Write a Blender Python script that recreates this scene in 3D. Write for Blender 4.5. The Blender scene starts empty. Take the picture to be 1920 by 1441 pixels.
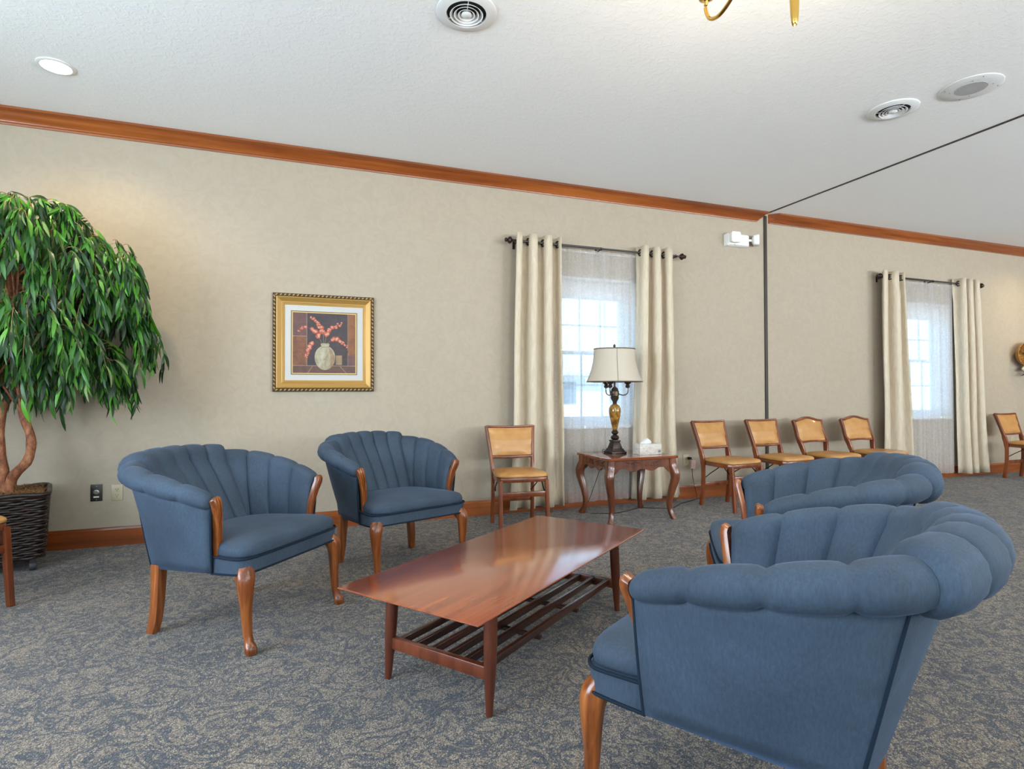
import bpy, bmesh, math, random
from mathutils import Vector, Matrix
S = bpy.context.scene
COL = S.collection
PI = math.pi
rad = math.radians

# ------------------------------------------------------------------ camera
CAM_H = 1.12
W = 5.009          # inner face of the window wall
H = 3.1225         # ceiling height
yaw, pitch, roll = 0.3593, 0.0140, -0.0029
f = Vector((math.sin(yaw)*math.cos(pitch), math.cos(yaw)*math.cos(pitch), math.sin(pitch)))
r = Vector((math.cos(yaw), -math.sin(yaw), 0)); u = r.cross(f)
r2 = r*math.cos(roll)+u*math.sin(roll); u2 = u*math.cos(roll)-r*math.sin(roll)
cd = bpy.data.cameras.new('camera'); cam = bpy.data.objects.new('camera', cd); COL.objects.link(cam)
M = Matrix((( r2.x,u2.x,-f.x,0),(r2.y,u2.y,-f.y,0),(r2.z,u2.z,-f.z,CAM_H),(0,0,0,1)))
cam.matrix_world = M
cd.sensor_width = 36; cd.lens = 1072.2/1920*36; cd.clip_start = .05; cd.clip_end = 200
S.camera = cam

# ------------------------------------------------------------------ colour management, world
S.view_settings.view_transform = 'Standard'
try: S.view_settings.look = 'None'
except Exception: pass
S.view_settings.gamma = 1; S.view_settings.exposure = 0.08
S.view_settings.use_curve_mapping = False
wd = bpy.data.worlds.new('sky'); S.world = wd; wd.use_nodes = True
nt = wd.node_tree; nt.nodes.clear()
wo = nt.nodes.new('ShaderNodeOutputWorld'); bg = nt.nodes.new('ShaderNodeBackground')
tc = nt.nodes.new('ShaderNodeTexCoord'); sx = nt.nodes.new('ShaderNodeSeparateXYZ')
rp = nt.nodes.new('ShaderNodeValToRGB')
rp.color_ramp.elements[0].position = 0.0; rp.color_ramp.elements[0].color = (.50,.86,1.0,1)
rp.color_ramp.elements[1].position = 0.5; rp.color_ramp.elements[1].color = (.20,.52,.95,1)
nt.links.new(tc.outputs['Generated'], sx.inputs[0]); nt.links.new(sx.outputs['Z'], rp.inputs[0])
nt.links.new(rp.outputs[0], bg.inputs[0]); bg.inputs[1].default_value = 3.4
nt.links.new(bg.outputs[0], wo.inputs[0])

# ------------------------------------------------------------------ lights
def area(name, loc, direction, sx_, sy_, power, color):
    l = bpy.data.lights.new(name, 'AREA'); l.shape = 'RECTANGLE'; l.size = sx_; l.size_y = sy_
    l.energy = power; l.color = color
    o = bpy.data.objects.new(name, l); COL.objects.link(o); o.location = loc
    o.rotation_euler = Vector(direction).to_track_quat('-Z','Y').to_euler()
    return o
WIN_BACK = [(-1.9, 2.4), (1.9, 2.4), (6.2, 2.4), (10.4, 2.4)]      # windows in the wall behind the camera
for (cx, ww), pw in zip(WIN_BACK, (50, 270, 650, 680)):
    area('daylight_from_opposite_window', (cx, -4.12, 1.75), (0.0, 1, 2.4), ww-.1, 2.0, pw, (.90,.95,1))
area('daylight_from_side_window', (-3.52, 1.0, 1.75), (1, 0.0, .12), 3.2, 2.0, 235, (.80,.89,1))
sn = bpy.data.lights.new('sun','SUN'); sn.energy = 9.0; sn.angle = .01; sn.color = (1,.96,.9)
so = bpy.data.objects.new('sun', sn); COL.objects.link(so); so.rotation_euler = Vector((.25,.55,-.8)).to_track_quat('-Z','Y').to_euler()

# ------------------------------------------------------------------ helpers
def tag(o, label=None, cat=None, group=None, kind=None):
    if label: o['label'] = label
    if cat: o['category'] = cat
    if group: o['group'] = group
    if kind: o['kind'] = kind
    return o
def thing(name, label, cat, loc=(0,0,0), rz=0, group=None):
    o = bpy.data.objects.new(name, None); COL.objects.link(o)
    o.empty_display_size = .1
    o.location = loc; o.rotation_euler = (0,0,rz)
    return tag(o, label, cat, group)
def copy_tree(o, parent=None):
    c = o.copy(); COL.objects.link(c); c.parent = parent
    if parent is None:
        for k in ('label',):
            if k in c: del c[k]
    for ch in KIDS.get(o.name, []): 
        copy_tree(ch, c)
    return c
KIDS = {}

class MB:
    def __init__(s): s.v = []; s.f = []; s.mi = []; s.cur = 0
    def add(s, vs, fs):
        n = len(s.v); s.v += [tuple(p) for p in vs]
        for q in fs: s.f.append(tuple(i+n for i in q)); s.mi.append(s.cur)
        return s
    def box(s, c, d, rot=None, taper=1.0):
        x,y,z = d[0]/2,d[1]/2,d[2]/2
        vs = [Vector((a*x*(taper if e<0 else 1), b*y*(taper if e<0 else 1), e*z)) for e in (-1,1) for b in (-1,1) for a in (-1,1)]
        if rot is not None: vs = [rot @ p for p in vs]
        c = Vector(c); vs = [p+c for p in vs]
        return s.add(vs, [(0,2,3,1),(4,5,7,6),(0,1,5,4),(2,6,7,3),(0,4,6,2),(1,3,7,5)])
    def bb(s, a, b):   # box from corner to corner
        return s.box([(a[i]+b[i])/2 for i in range(3)], [abs(b[i]-a[i]) for i in range(3)])
    def rings(s, rs, close=True, cap=True):
        n = len(rs[0]); vs = [p for q in rs for p in q]; fs = []
        m = n if close else n-1
        for i in range(len(rs)-1):
            for j in range(m):
                k = (j+1) % n
                fs.append((i*n+j, i*n+k, (i+1)*n+k, (i+1)*n+j))
        if cap and close:
            fs.append(tuple(range(n-1,-1,-1))); fs.append(tuple((len(rs)-1)*n+j for j in range(n)))
        return s.add(vs, fs)
    def lathe(s, prof, c=(0,0,0), n=28, axis='Z'):
        c = Vector(c); rs = []
        for (rr, z) in prof:
            ring = []
            for j in range(n):
                a = 2*PI*j/n
                if axis == 'Z': p = Vector((rr*math.cos(a), rr*math.sin(a), z))
                elif axis == 'X': p = Vector((z, rr*math.cos(a), rr*math.sin(a)))
                else: p = Vector((rr*math.sin(a), z, rr*math.cos(a)))
                ring.append(p+c)
            rs.append(ring)
        return s.rings(rs)
    def sweep(s, path, sec, ref=(0,0,1), cap=True, closed=False):
        """sec(i) -> list of 2D points; frame side = T x ref"""
        P = [Vector(p) for p in path]; ref = Vector(ref); rs = []
        n = len(P)
        for i in range(n):
            if closed: T = P[(i+1)%n]-P[i-1]
            else: T = P[min(i+1,n-1)]-P[max(i-1,0)]
            T.normalize()
            sd = T.cross(ref)
            if sd.length < 1e-4: sd = T.cross(Vector((1,0,.01)))
            sd.normalize(); up = sd.cross(T)
            rs.append([P[i]+sd*a+up*b for a,b in sec(i)])
        if closed: rs.append(rs[0]); cap = False
        return s.rings(rs, True, cap)
    def tube(s, path, r, n=8, ref=(0,0,1), closed=False):
        rf = (lambda i: r[i]) if isinstance(r,(list,tuple)) else (lambda i: r)
        return s.sweep(path, lambda i: [(rf(i)*math.cos(2*PI*k/n), rf(i)*math.sin(2*PI*k/n)) for k in range(n)], ref, True, closed)
    def build(s, name, mats, parent=None, bevel=0, seg=2, smooth=40, weld=False, kind=None):
        me = bpy.data.meshes.new(name); me.from_pydata([tuple(p) for p in s.v], [], s.f)
        if not isinstance(mats,(list,tuple)): mats = [mats]
        for m in mats: me.materials.append(m)
        for p,i in zip(me.polygons, s.mi): p.material_index = i
        bm = bmesh.new(); bm.from_mesh(me)
        if weld: bmesh.ops.remove_doubles(bm, verts=bm.verts, dist=1e-5)
        bmesh.ops.recalc_face_normals(bm, faces=bm.faces)
        if bevel:
            es = [e for e in bm.edges if len(e.link_faces)==2 and e.calc_face_angle(0) > .5]
            bmesh.ops.bevel(bm, geom=es, offset=bevel, offset_type='OFFSET', segments=seg, profile=.5, affect='EDGES', clamp_overlap=True)
        bm.to_mesh(me); bm.free()
        if smooth:
            me.shade_smooth(); me.set_sharp_from_angle(angle=rad(smooth))
        o = bpy.data.objects.new(name, me); COL.objects.link(o)
        if parent:
            o.parent = parent; KIDS.setdefault(parent.name, []).append(o)
        if kind: o['kind'] = kind
        return o

def catmull(pts, n):
    """pts list of tuples; returns n+1 samples"""
    P = [Vector(p) for p in pts]; m = len(P)-1; out = []
    for i in range(n+1):
        t = i/n*m; k = min(int(t), m-1); t -= k
        p0 = P[k-1] if k>0 else P[0]*2-P[1]; p1=P[k]; p2=P[k+1]; p3 = P[k+2] if k+2<=m else P[m]*2-P[m-1]
        out.append(.5*((2*p1)+(p2-p0)*t+(2*p0-5*p1+4*p2-p3)*t*t+(3*p1-p0-3*p2+p3)*t**3))
    return out
def lerp(a,b,t): return a+(b-a)*t
def rrect(w, h, r, n=4):
    out = []
    for (sx_,sy_,a0) in ((1,1,0),(-1,1,PI/2),(-1,-1,PI),(1,-1,3*PI/2)):
        for k in range(n+1):
            a = a0+PI/2*k/n
            out.append((sx_*(w/2-r)+r*math.cos(a), sy_*(h/2-r)+r*math.sin(a)))
    return out

# ------------------------------------------------------------------ materials
def srgb(r_,g,b):
    def c(v):
        v/=255; return v/12.92 if v<=.04045 else ((v+.055)/1.055)**2.4
    return (c(r_),c(g),c(b),1)
class NT:
    def __init__(s, name):
        s.m = bpy.data.materials.new(name); s.m.use_nodes = True; s.t = s.m.node_tree
        s.b = s.t.nodes['Principled BSDF']; s.out = s.t.nodes['Material Output']
        s.co = s.n('ShaderNodeTexCoord').outputs['Object']
    def n(s, k, **kw):
        x = s.t.nodes.new(k)
        for a,b in kw.items():
            if hasattr(x,a): setattr(x,a,b)
        return x
    def l(s,a,b): s.t.links.new(a,b)
    def map(s, scale, src=None):
        x = s.n('ShaderNodeMapping'); x.inputs['Scale'].default_value = scale; s.l(src or s.co, x.inputs[0]); return x.outputs[0]
    def noise(s, scale, detail=3, rough=.5, src=None, dist=0):
        x = s.n('ShaderNodeTexNoise'); x.inputs['Scale'].default_value = scale; x.inputs['Detail'].default_value = detail
        x.inputs['Roughness'].default_value = rough; x.inputs['Distortion'].default_value = dist
        s.l(src or s.co, x.inputs['Vector']); return x.outputs['Fac']
    def voro(s, scale, src=None, feature='F1', rnd=1):
        x = s.n('ShaderNodeTexVoronoi'); x.feature = feature; x.inputs['Scale'].default_value = scale
        x.inputs['Randomness'].default_value = rnd
        s.l(src or s.co, x.inputs['Vector']); return x
    def ramp(s, src, stops):
        x = s.n('ShaderNodeValToRGB'); e = x.color_ramp.elements
        while len(e) < len(stops): e.new(.5)
        for i,(p,c) in enumerate(stops):
            e[i].position = p; e[i].color = c if len(c)==4 else (*c,1)
        s.l(src, x.inputs[0]); return x.outputs[0]
    def mix(s, fac, a, b, mode='MIX'):
        x = s.n('ShaderNodeMix'); x.data_type = 'RGBA'; x.blend_type = mode
        for sock, v in ((x.inputs[0],fac),(x.inputs[6],a),(x.inputs[7],b)):
            if hasattr(v,'links') or isinstance(v, bpy.types.NodeSocket): s.l(v, sock)
            else: sock.default_value = v
        return x.outputs[2]
    def math(s, op, a, b=None):
        x = s.n('ShaderNodeMath'); x.operation = op
        for i,v in enumerate((a,b)):
            if v is None: continue
            if isinstance(v, bpy.types.NodeSocket): s.l(v, x.inputs[i])
            else: x.inputs[i].default_value = v
        return x.outputs[0]
    def bump(s, h, strength, dist=.01):
        x = s.n('ShaderNodeBump'); x.inputs['Strength'].default_value = strength; x.inputs['Distance'].default_value = dist
        s.l(h, x.inputs['Height']); s.l(x.outputs[0], s.b.inputs['Normal']); return x
    def base(s, c):
        if isinstance(c, bpy.types.NodeSocket): s.l(c, s.b.inputs['Base Color'])
        else: s.b.inputs['Base Color'].default_value = c
    def p(s, **kw):
        for k,v in kw.items(): s.b.inputs[k.replace('_',' ')].default_value = v
        return s
BW = lambda a: (a,a,a,1)
def plain(name, c, rough=.5, metal=0, **kw):
    n = NT(name); n.base(srgb(*c)); n.p(Roughness=rough, Metallic=metal, **kw); return n.m
def wood(name, dark, mid, light, stretch=(1,1,.08), scale=30, rough=.3, coat=.3, bumpy=.05, ior=1.5):
    n = NT(name); v = n.map(stretch)
    g = n.noise(scale, 6, .6, v, .15); g2 = n.noise(scale*.3, 3, .5, v, .15)
    m = n.math('ADD', n.math('MULTIPLY', g, .55), n.math('MULTIPLY', g2, .45))
    n.base(n.ramp(m, [(.36,srgb(*dark)),(.5,srgb(*mid)),(.64,srgb(*light))]))
    n.p(Roughness=rough, Coat_Weight=coat, Coat_Roughness=min(.14,rough*.6), Coat_IOR=ior)
    if bumpy: n.bump(g, bumpy, .002)
    return n.m

# walls: beige damask paper
n = NT('beige_wallpaper')
v = n.voro(5.5, n.map((1,1,1)), 'SMOOTH_F1')
a = n.noise(11, 5, .6, dist=1.6); b = n.noise(1.3, 3)
pat = n.ramp(a, [(.38,BW(0)),(.60,BW(1))])
c1 = n.mix(pat, srgb(170,157,139), srgb(175,162,144))
c2 = n.mix(n.math('MULTIPLY', b, .35), c1, srgb(160,146,124))
n.base(c2); n.p(Roughness=.75); n.bump(n.noise(260,2), .05, .002)
M_WALL = n.m
n = NT('knockdown_ceiling')
a = n.noise(26, 6, .62, dist=.6); k = n.ramp(a, [(.50,BW(0)),(.58,BW(1))])
n.base(srgb(248,248,248)); n.p(Roughness=.9)
n.bump(n.math('ADD', n.math('MULTIPLY',k,.8), n.math('MULTIPLY', n.noise(90,3), .3)), .24, .006)
M_CEIL = n.m
# carpet
n = NT('patterned_carpet')
v = n.map((1,1,1))
a = n.noise(7.5, 4, .6, v, 1.9); a2 = n.noise(21, 3, .55, v, 1.2)
l1 = n.math('ABSOLUTE', n.math('SUBTRACT', a, .5)); l2 = n.math('ABSOLUTE', n.math('SUBTRACT', a2, .5))
m1 = n.ramp(l1, [(.015,BW(1)),(.075,BW(0))]); m2 = n.ramp(l2, [(.006,BW(1)),(.05,BW(0))])
big = n.ramp(n.noise(4.0, 3, .5, v, .6), [(.42,BW(0)),(.62,BW(1))])
mm = n.math('MAXIMUM', m1, n.math('MULTIPLY', m2, .55))
mm = n.math('MAXIMUM', mm, n.math('MULTIPLY', big, .30))
vc = n.voro(290, v); sc_ = n.n('ShaderNodeSeparateColor'); n.l(vc.outputs['Color'], sc_.inputs[0])
sp = sc_.outputs[0]; sp2 = sc_.outputs[1]
light = n.ramp(sp2, [(.0,srgb(58,53,48)),(.4,srgb(110,98,84)),(.75,srgb(136,123,106)),(1,srgb(170,156,137))])
dark = n.ramp(sp2, [(.0,srgb(22,27,34)),(.5,srgb(44,50,59)),(1,srgb(78,84,92))])
prob = n.math('ADD', n.math('MULTIPLY', mm, .90), .03)
n.base(n.mix(n.ramp(n.math('ADD', n.math('SUBTRACT', prob, sp), .5), [(.46,BW(0)),(.54,BW(1))]), light, dark))
n.p(Roughness=.97); n.b.inputs['Sheen Weight'].default_value = .15
n.bump(n.math('ADD', n.math('MULTIPLY', vc.outputs['Distance'], -120.0), sp2), .35, .004)
M_CARPET = n.m
# velvet
n = NT('blue_velvet')
st = n.noise(170, 3, .7, n.map((1,1,.25))); lg = n.noise(5, 3, .5)
c = n.ramp(n.math('ADD', n.math('MULTIPLY', st,.5), n.math('MULTIPLY', lg,.5)), [(.28,srgb(38,50,63)),(.5,srgb(49,64,80)),(.72,srgb(62,80,98))])
n.base(c); n.p(Roughness=.8, Sheen_Weight=.16, Sheen_Roughness=.3)
n.b.inputs['Sheen Tint'].default_value = srgb(130,165,215)
n.bump(st, .14, .003); M_VELVET = n.m
n = NT('velvet_welt'); n.base(srgb(30,40,52)); n.p(Roughness=.95, Specular_IOR_Level=.1); M_WELT = n.m
M_OAK = wood('carved_oak', (68,32,10), (128,66,26), (162,94,42), (1,1,.06), 60, .3, .35, .12)
M_TABLE = wood('walnut_top', (110,48,22), (136,62,28), (154,78,38), (.05,1,1), 30, .22, 1.0, 0, 1.6)
M_TLEG = wood('walnut_leg', (66,28,16), (96,44,24), (124,62,34), (1,1,.08), 22, .3, .4, 0)
M_SLAT = wood('dark_slat', (38,18,12), (58,28,18), (80,40,24), (.08,1,1), 22, .28, .5, 0)
M_CROWN = wood('cherry_trim', (96,44,14), (136,68,24), (164,90,36), (.06,1,1), 16, .3, .5, 0)
M_SIDE = wood('cherry_side_table', (66,32,18), (96,50,28), (122,68,38), (1,1,.1), 16, .25, .6, 0)
M_SIDETOP = wood('cherry_side_top', (104,50,26), (146,78,44), (172,102,62), (.1,1,1), 18, .14, .8, 0)
M_FOLD = wood('folding_chair_wood', (82,36,12), (112,52,20), (138,70,30), (1,1,.08), 18, .3, .4, 0)
M_FOLDO = M_FOLD
n = NT('tan_vinyl'); n.base(n.ramp(n.noise(9,3), [(.3,srgb(172,120,62)),(.7,srgb(190,140,80))])); n.p(Roughness=.34, Coat_Weight=.15)
n.bump(n.noise(350,2), .08, .001); M_VINYL = n.m
M_VINPIPE = plain('vinyl_piping', (176,122,60), .4)
M_BLACK = plain('black_metal', (22,22,24), .4, .6)
M_SEAM = plain('dark_track', (56,50,44), .5, .3)
M_BRASS = plain('polished_brass', (214,172,88), .14, 1.0)
M_WHITE = plain('white_plastic', (232,230,226), .45)
M_WHITEP = plain('white_painted_metal', (226,226,226), .5)
M_DARK = plain('dark_duct', (24,24,24), .9)
M_BRONZE = plain('oil_rubbed_bronze', (58,46,40), .38, .7)
M_ROD = plain('dark_rod', (74,70,70), .35, .7)
# drapes
n = NT('champagne_drape'); g = n.noise(60, 4, .6, n.map((1,1,.15)))
n.base(n.ramp(g, [(.3,srgb(200,183,156)),(.7,srgb(220,205,181))])); n.p(Roughness=.5, Sheen_Weight=.3)
n.bump(g, .06, .002)
tr = n.n('ShaderNodeBsdfTranslucent'); tr.inputs[0].default_value = srgb(215,200,176); mx = n.n('ShaderNodeMixShader'); mx.inputs[0].default_value = .12
n.l(n.b.outputs[0], mx.inputs[1]); n.l(tr.outputs[0], mx.inputs[2]); n.l(mx.outputs[0], n.out.inputs[0]); M_DRAPE = n.m
n = NT('white_lace_sheer')
a = n.noise(24, 3, .5, n.map((1,1,1)), 2.4); lace = n.ramp(n.math('ABSOLUTE', n.math('SUBTRACT', a, .5)), [(.01,BW(.72)),(.06,BW(.58))])
df = n.n('ShaderNodeBsdfDiffuse'); df.inputs[0].default_value = (.64,.61,.58,1)
tr = n.n('ShaderNodeBsdfTranslucent'); tr.inputs[0].default_value = (.93,.92,.95,1)
m1 = n.n('ShaderNodeMixShader'); m1.inputs[0].default_value = .5; n.l(df.outputs[0], m1.inputs[1]); n.l(tr.outputs[0], m1.inputs[2])
tp = n.n('ShaderNodeBsdfTransparent'); tp.inputs[0].default_value = (1,1,1,1)
m2 = n.n('ShaderNodeMixShader'); n.l(lace, m2.inputs[0]); n.l(tp.outputs[0], m2.inputs[1]); n.l(m1.outputs[0], m2.inputs[2])
n.l(m2.outputs[0], n.out.inputs[0]); M_SHEER = n.m
n = NT('window_glass'); g = n.n('ShaderNodeBsdfGlossy'); g.inputs['Roughness'].default_value = .02
tp = n.n('ShaderNodeBsdfTransparent'); mx = n.n('ShaderNodeMixShader'); mx.inputs[0].default_value = .06
n.l(tp.outputs[0], mx.inputs[1]); n.l(g.outputs[0], mx.inputs[2]); n.l(mx.outputs[0], n.out.inputs[0]); M_GLASS = n.m
def emis(name, c, s):
    n = NT(name); n.base((*c,1)); n.b.inputs['Emission Color'].default_value = (*c,1); n.b.inputs['Emission Strength'].default_value = s; return n.m

# ------------------------------------------------------------------ room shell
X0, X1, Y0 = -3.4, 13.0, -4.0
WIN = [(2.79, 'window_1'), (7.56, 'window_2')]
m = MB(); m.bb((X0,Y0,-.12),(X1,W,0)); fl = m.build('floor', M_CARPET, kind='structure')
m = MB(); m.bb((X0,Y0,H),(X1,W,H+.12)); m.build('ceiling', M_CEIL, kind='structure')
WZ0, WZ1, HW = .77, 2.25, .46
def wall_with_holes(name, a, b, ya, yb, holes, z0=0.0, z1=H, axis='X'):
    m = MB(); xs = a
    def bx(p,q,zz0,zz1):
        if axis=='X': m.bb((p,ya,zz0),(q,yb,zz1))
        else: m.bb((ya,p,zz0),(yb,q,zz1))
    for (h0,h1,hz0,hz1) in holes:
        bx(xs,h0,z0,z1); bx(h0,h1,z0,hz0); bx(h0,h1,hz1,z1); xs = h1
    bx(xs,b,z0,z1)
    return m.build(name, M_WALL, kind='structure', smooth=0)
wall_with_holes('wall_back', X0-.2, X1+.2, W, W+.24, [(cx-HW,cx+HW,WZ0,WZ1) for cx,_ in WIN])
wall_with_holes('wall_front', X0-.2, X1+.2, Y0-.2, Y0, [(cx-w/2,cx+w/2,.75,2.75) for cx,w in WIN_BACK])
wall_with_holes('wall_left', Y0, W, X0-.2, X0, [(-.65,2.65,.75,2.75)], axis='Y')
wall_with_holes('wall_right', Y0, W, X1, X1+.2, [], axis='Y')

# baseboard
def prism(m, prof, x0, x1, y):   # profile (dy toward room, z)
    m.rings([[Vector((xx, y-d, z)) for d,z in prof] for xx in (x0,x1)])
m = MB(); BP = [(0,0),(.016,0),(.016,.118),(.011,.126),(.009,.137),(0,.137)]
prism(m, BP, X0, 4.905, W); m.build('baseboard_back', M_CROWN, kind='structure', smooth=30)
m = MB(); prism(m, BP, 4.955, X1, W); m.build('baseboard_back_far', M_CROWN, kind='structure', smooth=30)
# crown moulding with mitred returns at the track
CP = [(0,3.019),(.012,3.019),(.014,3.030),(.022,3.036),(.026,3.046),(.040,3.058),(.056,3.078),(.068,3.098),(.078,3.104),(.090,3.106),(.090,H-.001),(0,H-.001)]
m = MB()
m.rings([[Vector((X0, W-d, z)) for d,z in CP], [Vector((4.795+.12*(d/.09), W-d, z)) for d,z in CP]])
m.build('trim_1', M_CROWN, kind='structure', smooth=30)
m = MB()
m.rings([[Vector((5.06-.09*(1-d/.09)*.9, W-d, z)) for d,z in CP], [Vector((X1, W-d, z)) for d,z in CP]])
m.build('trim_2', M_CROWN, kind='structure', smooth=30)
# partition track: vertical jamb and ceiling groove
m = MB(); m.bb((4.912,W-.012,0.0),(4.950,W+.001,3.10)); m.build('trim_3', M_SEAM, kind='structure')
m = MB(); m.bb((4.918,Y0,H-.004),(4.946,W-.012,H+.001)); m.build('trim_4', M_SEAM, kind='structure')

# ------------------------------------------------------------------ windows
def window(cx, name):
    fr = MB(); y = W+.10
    # recess lining and jamb
    fr.bb((cx-HW,W+.0,WZ0),(cx-HW+.02,W+.24,WZ1)); fr.bb((cx+HW-.02,W,WZ0),(cx+HW,W+.24,WZ1))
    fr.bb((cx-HW,W,WZ1-.02),(cx+HW,W+.24,WZ1)); fr.bb((cx-HW,W-.03,WZ0-.005),(cx+HW,W+.24,WZ0+.025))
    # outer frame
    gx0, gx1 = cx-.355, cx+.355
    fr.bb((cx-HW+.02,y,WZ0),(gx0,y+.06,WZ1)); fr.bb((gx1,y,WZ0),(cx+HW-.02,y+.06,WZ1))
    fr.bb((gx0,y,2.07),(gx1,y+.06,WZ1-.02)); fr.bb((gx0,y,WZ0+.025),(gx1,y+.06,.87))
    o = fr.build(name, M_WHITE, kind='structure', bevel=.003, smooth=30)
    s1 = MB(); 
    def sash(m, z0, z1, yy):
        t=.028
        m.bb((gx0,yy,z0),(gx0+t,yy+.03,z1)); m.bb((gx1-t,yy,z0),(gx1,yy+.03,z1))
        m.bb((gx0,yy,z0),(gx1,yy+.03,z0+t)); m.bb((gx0,yy,z1-t),(gx1,yy+.03,z1))
        for k in (1,2):
            xx = lerp(gx0,gx1,k/3); m.bb((xx-.009,yy+.008,z0),(xx+.009,yy+.024,z1))
        zz=(z0+z1)/2; m.bb((gx0,yy+.008,zz-.009),(gx1,yy+.024,zz+.009))
    sash(s1, 1.50, 2.09, y+.045); s1.build('upper_sash', M_WHITE, o, smooth=0)
    s2 = MB(); sash(s2, .85, 1.535, y+.012); s2.build('lower_sash', M_WHITE, o, smooth=0)
    g = MB(); g.bb((gx0+.01,y+.060,1.51),(gx1-.01,y+.063,2.08)); g.bb((gx0+.01,y+.027,.86),(gx1-.01,y+.030,1.52)); g.build('pane', M_GLASS, o, smooth=0)
    return o
for cx,nm in WIN: window(cx,nm)
# windows behind the camera (frames only seen in reflections)
for i,(cx,w) in enumerate(WIN_BACK):
    m = MB(); y = Y0-.1
    for xx in (cx-w/2,cx,cx+w/2): m.bb((xx-.03,y,.75),(xx+.03,y+.05,2.75))
    for zz in (.78,1.75,2.72): m.bb((cx-w/2,y,zz-.03),(cx+w/2,y+.05,zz+.03))
    m.build('window_%d'%(i+3), M_WHITE, kind='structure', smooth=0)

# ------------------------------------------------------------------ curtains
def grommet_panel(parent_label, xt0, xt1, xb0, xb1, folds, seed, phase=0.0, ztop=2.585, zbot=.055, yc=4.900, amp=.060, group=None):
    rnd = random.Random(seed)
    root = thing('window_curtain', parent_label, 'curtain', ((xt0+xt1)/2, yc, zbot), 0, group)
    ox, oz = root.location.x, zbot
    NX, NZ = folds*18, 26
    m = MB(); vs = []; fs = []
    jit = [rnd.uniform(.8,1.2) for _ in range(folds*2+2)]
    for j in range(NZ+1):
        k = j/NZ; z = lerp(zbot, ztop, k)
        for i in range(NX+1):
            q = i/NX; x = lerp(lerp(xb0,xb1,q), lerp(xt0,xt1,q), k**.8)
            ph = q*folds*2*PI + phase
            h = jit[int(q*folds*2)]
            a = amp*(lerp(.8,1.0,k))*(h if k<.9 else 1)
            y = a*math.sin(ph) + .010*(1-k)*math.sin(ph*.5+seed+4*k)
            x += -.014*math.sin(2*ph)+.008*(1-k)*math.sin(3*k*PI+seed)
            vs.append(Vector((x-ox, y, z-oz)))
    for j in range(NZ):
        for i in range(NX):
            a = j*(NX+1)+i; fs.append((a,a+1,a+NX+2,a+NX+1))
    m.add(vs,fs); o = m.build('drape', M_DRAPE, root, smooth=80)
    md = o.modifiers.new('thickness','SOLIDIFY'); md.thickness = .004; md.offset = 0
    # grommets where the cloth crosses the rod
    for c in range(folds*2):
        q = ((c+0.5)*PI - phase + PI/2)/(folds*2*PI)
        q = (c*PI - phase)/(folds*2*PI)
        if q<.01 or q>.99: continue
        x = lerp(xt0,xt1,q)-ox; s = 1 if c%2==0 else -1
        g = MB(); pth = []
        ang = rad(58)*s
        for k in range(16):
            a = 2*PI*k/16; rr=.030*(1+.16*math.cos(6*a))
            pth.append(Vector((rr*math.cos(a)*math.cos(ang), rr*math.cos(a)*math.sin(ang), rr*math.sin(a)))+Vector((x,0,2.52-oz)))
        g.tube(pth, .008, 6, (math.sin(ang),-math.cos(ang),0), closed=True); g.build('grommet', M_BRONZE, root)
    return root
def finial(m, x, y, z, s):
    m.lathe([(.002,.075*s),(.014,.072*s),(.020,.062*s),(.014,.052*s),(.012,.048*s),(.026,.040*s),(.034,.026*s),(.028,.012*s),(.014,.004*s),(.014,-.004*s),(.002,-.006*s)], (x,y,z), 14, 'X')
def rod(x0, x1, label, y=4.905, z=2.52):
    t = thing('curtain_rod', label, 'curtain rod', ((x0+x1)/2, y, z)); w = (x1-x0)/2
    m = MB(); m.tube([(-w,0,0),(0.02,0,0)], .0115, 12); m.build('rod', M_ROD, t)
    m = MB(); m.tube([(0,0,0),(w,0,0)], .0095, 12); m.build('inner_rod', M_ROD, t)
    for s in (-1,1):
        m = MB(); finial(m, s*w, 0,0, s); m.build('finial', M_BRONZE, t)
    for xx in (-w+.05, .0, w-.05):
        m = MB(); m.tube([(xx,0,-.002),(xx,.06,-.012),(xx,.103,-.012)], .006, 8, (1,0,0)); m.box((xx,.100,-.02),(.022,.006,.07))
        m.tube([(xx,.0145*math.cos(a),.0145*math.sin(a)) for a in [PI*k/6-PI/2-PI/2 for k in range(10)]], .004, 6, (1,0,0))
        m.build('bracket', M_BRONZE, t, smooth=40)
    return t
def sheer(cx, x0, x1, label, seed):
    t = thing('sheer_curtain', label, 'sheer curtain', (cx, 4.962, .06))
    def panel(a, b, sd):
        rnd = random.Random(sd); NX = 150; NZ = 14; vs=[]; fs=[]
        ph=[rnd.uniform(0,6.28) for _ in range(6)]; fr=[rnd.uniform(.8,1.2) for _ in range(6)]
        for j in range(NZ+1):
            k=j/NZ; z=lerp(.0,2.45,k)
            for i in range(NX+1):
                x=lerp(a,b,i/NX)
                y=.012*math.sin(x*62*fr[0]+ph[0]+.6*k)+.010*math.sin(x*27*fr[1]+ph[1]-k)+.004*math.sin(x*140+ph[2])
                vs.append((x-cx + .01*math.sin(4*k+ph[3]), y*lerp(1,.65,k), z))
        for j in range(NZ):
            for i in range(NX):
                q=j*(NX+1)+i; fs.append((q,q+1,q+NX+2,q+NX+1))
        m=MB(); m.add(vs,fs); m.build('lace_panel', M_SHEER, t, smooth=80)
    mid = cx+.05
    panel(x0, mid+.01, seed); panel(mid-.01, x1, seed+1)
    m = MB(); m.tube([(x0-cx,.02,2.43),(x1-cx,.02,2.43)], .006, 8); m.build('sheer_rod', M_WHITE, t)
    return t
sheer(2.79, 2.28, 3.24, 'white lace sheer curtain hanging in the window behind the table lamp', 3)
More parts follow.
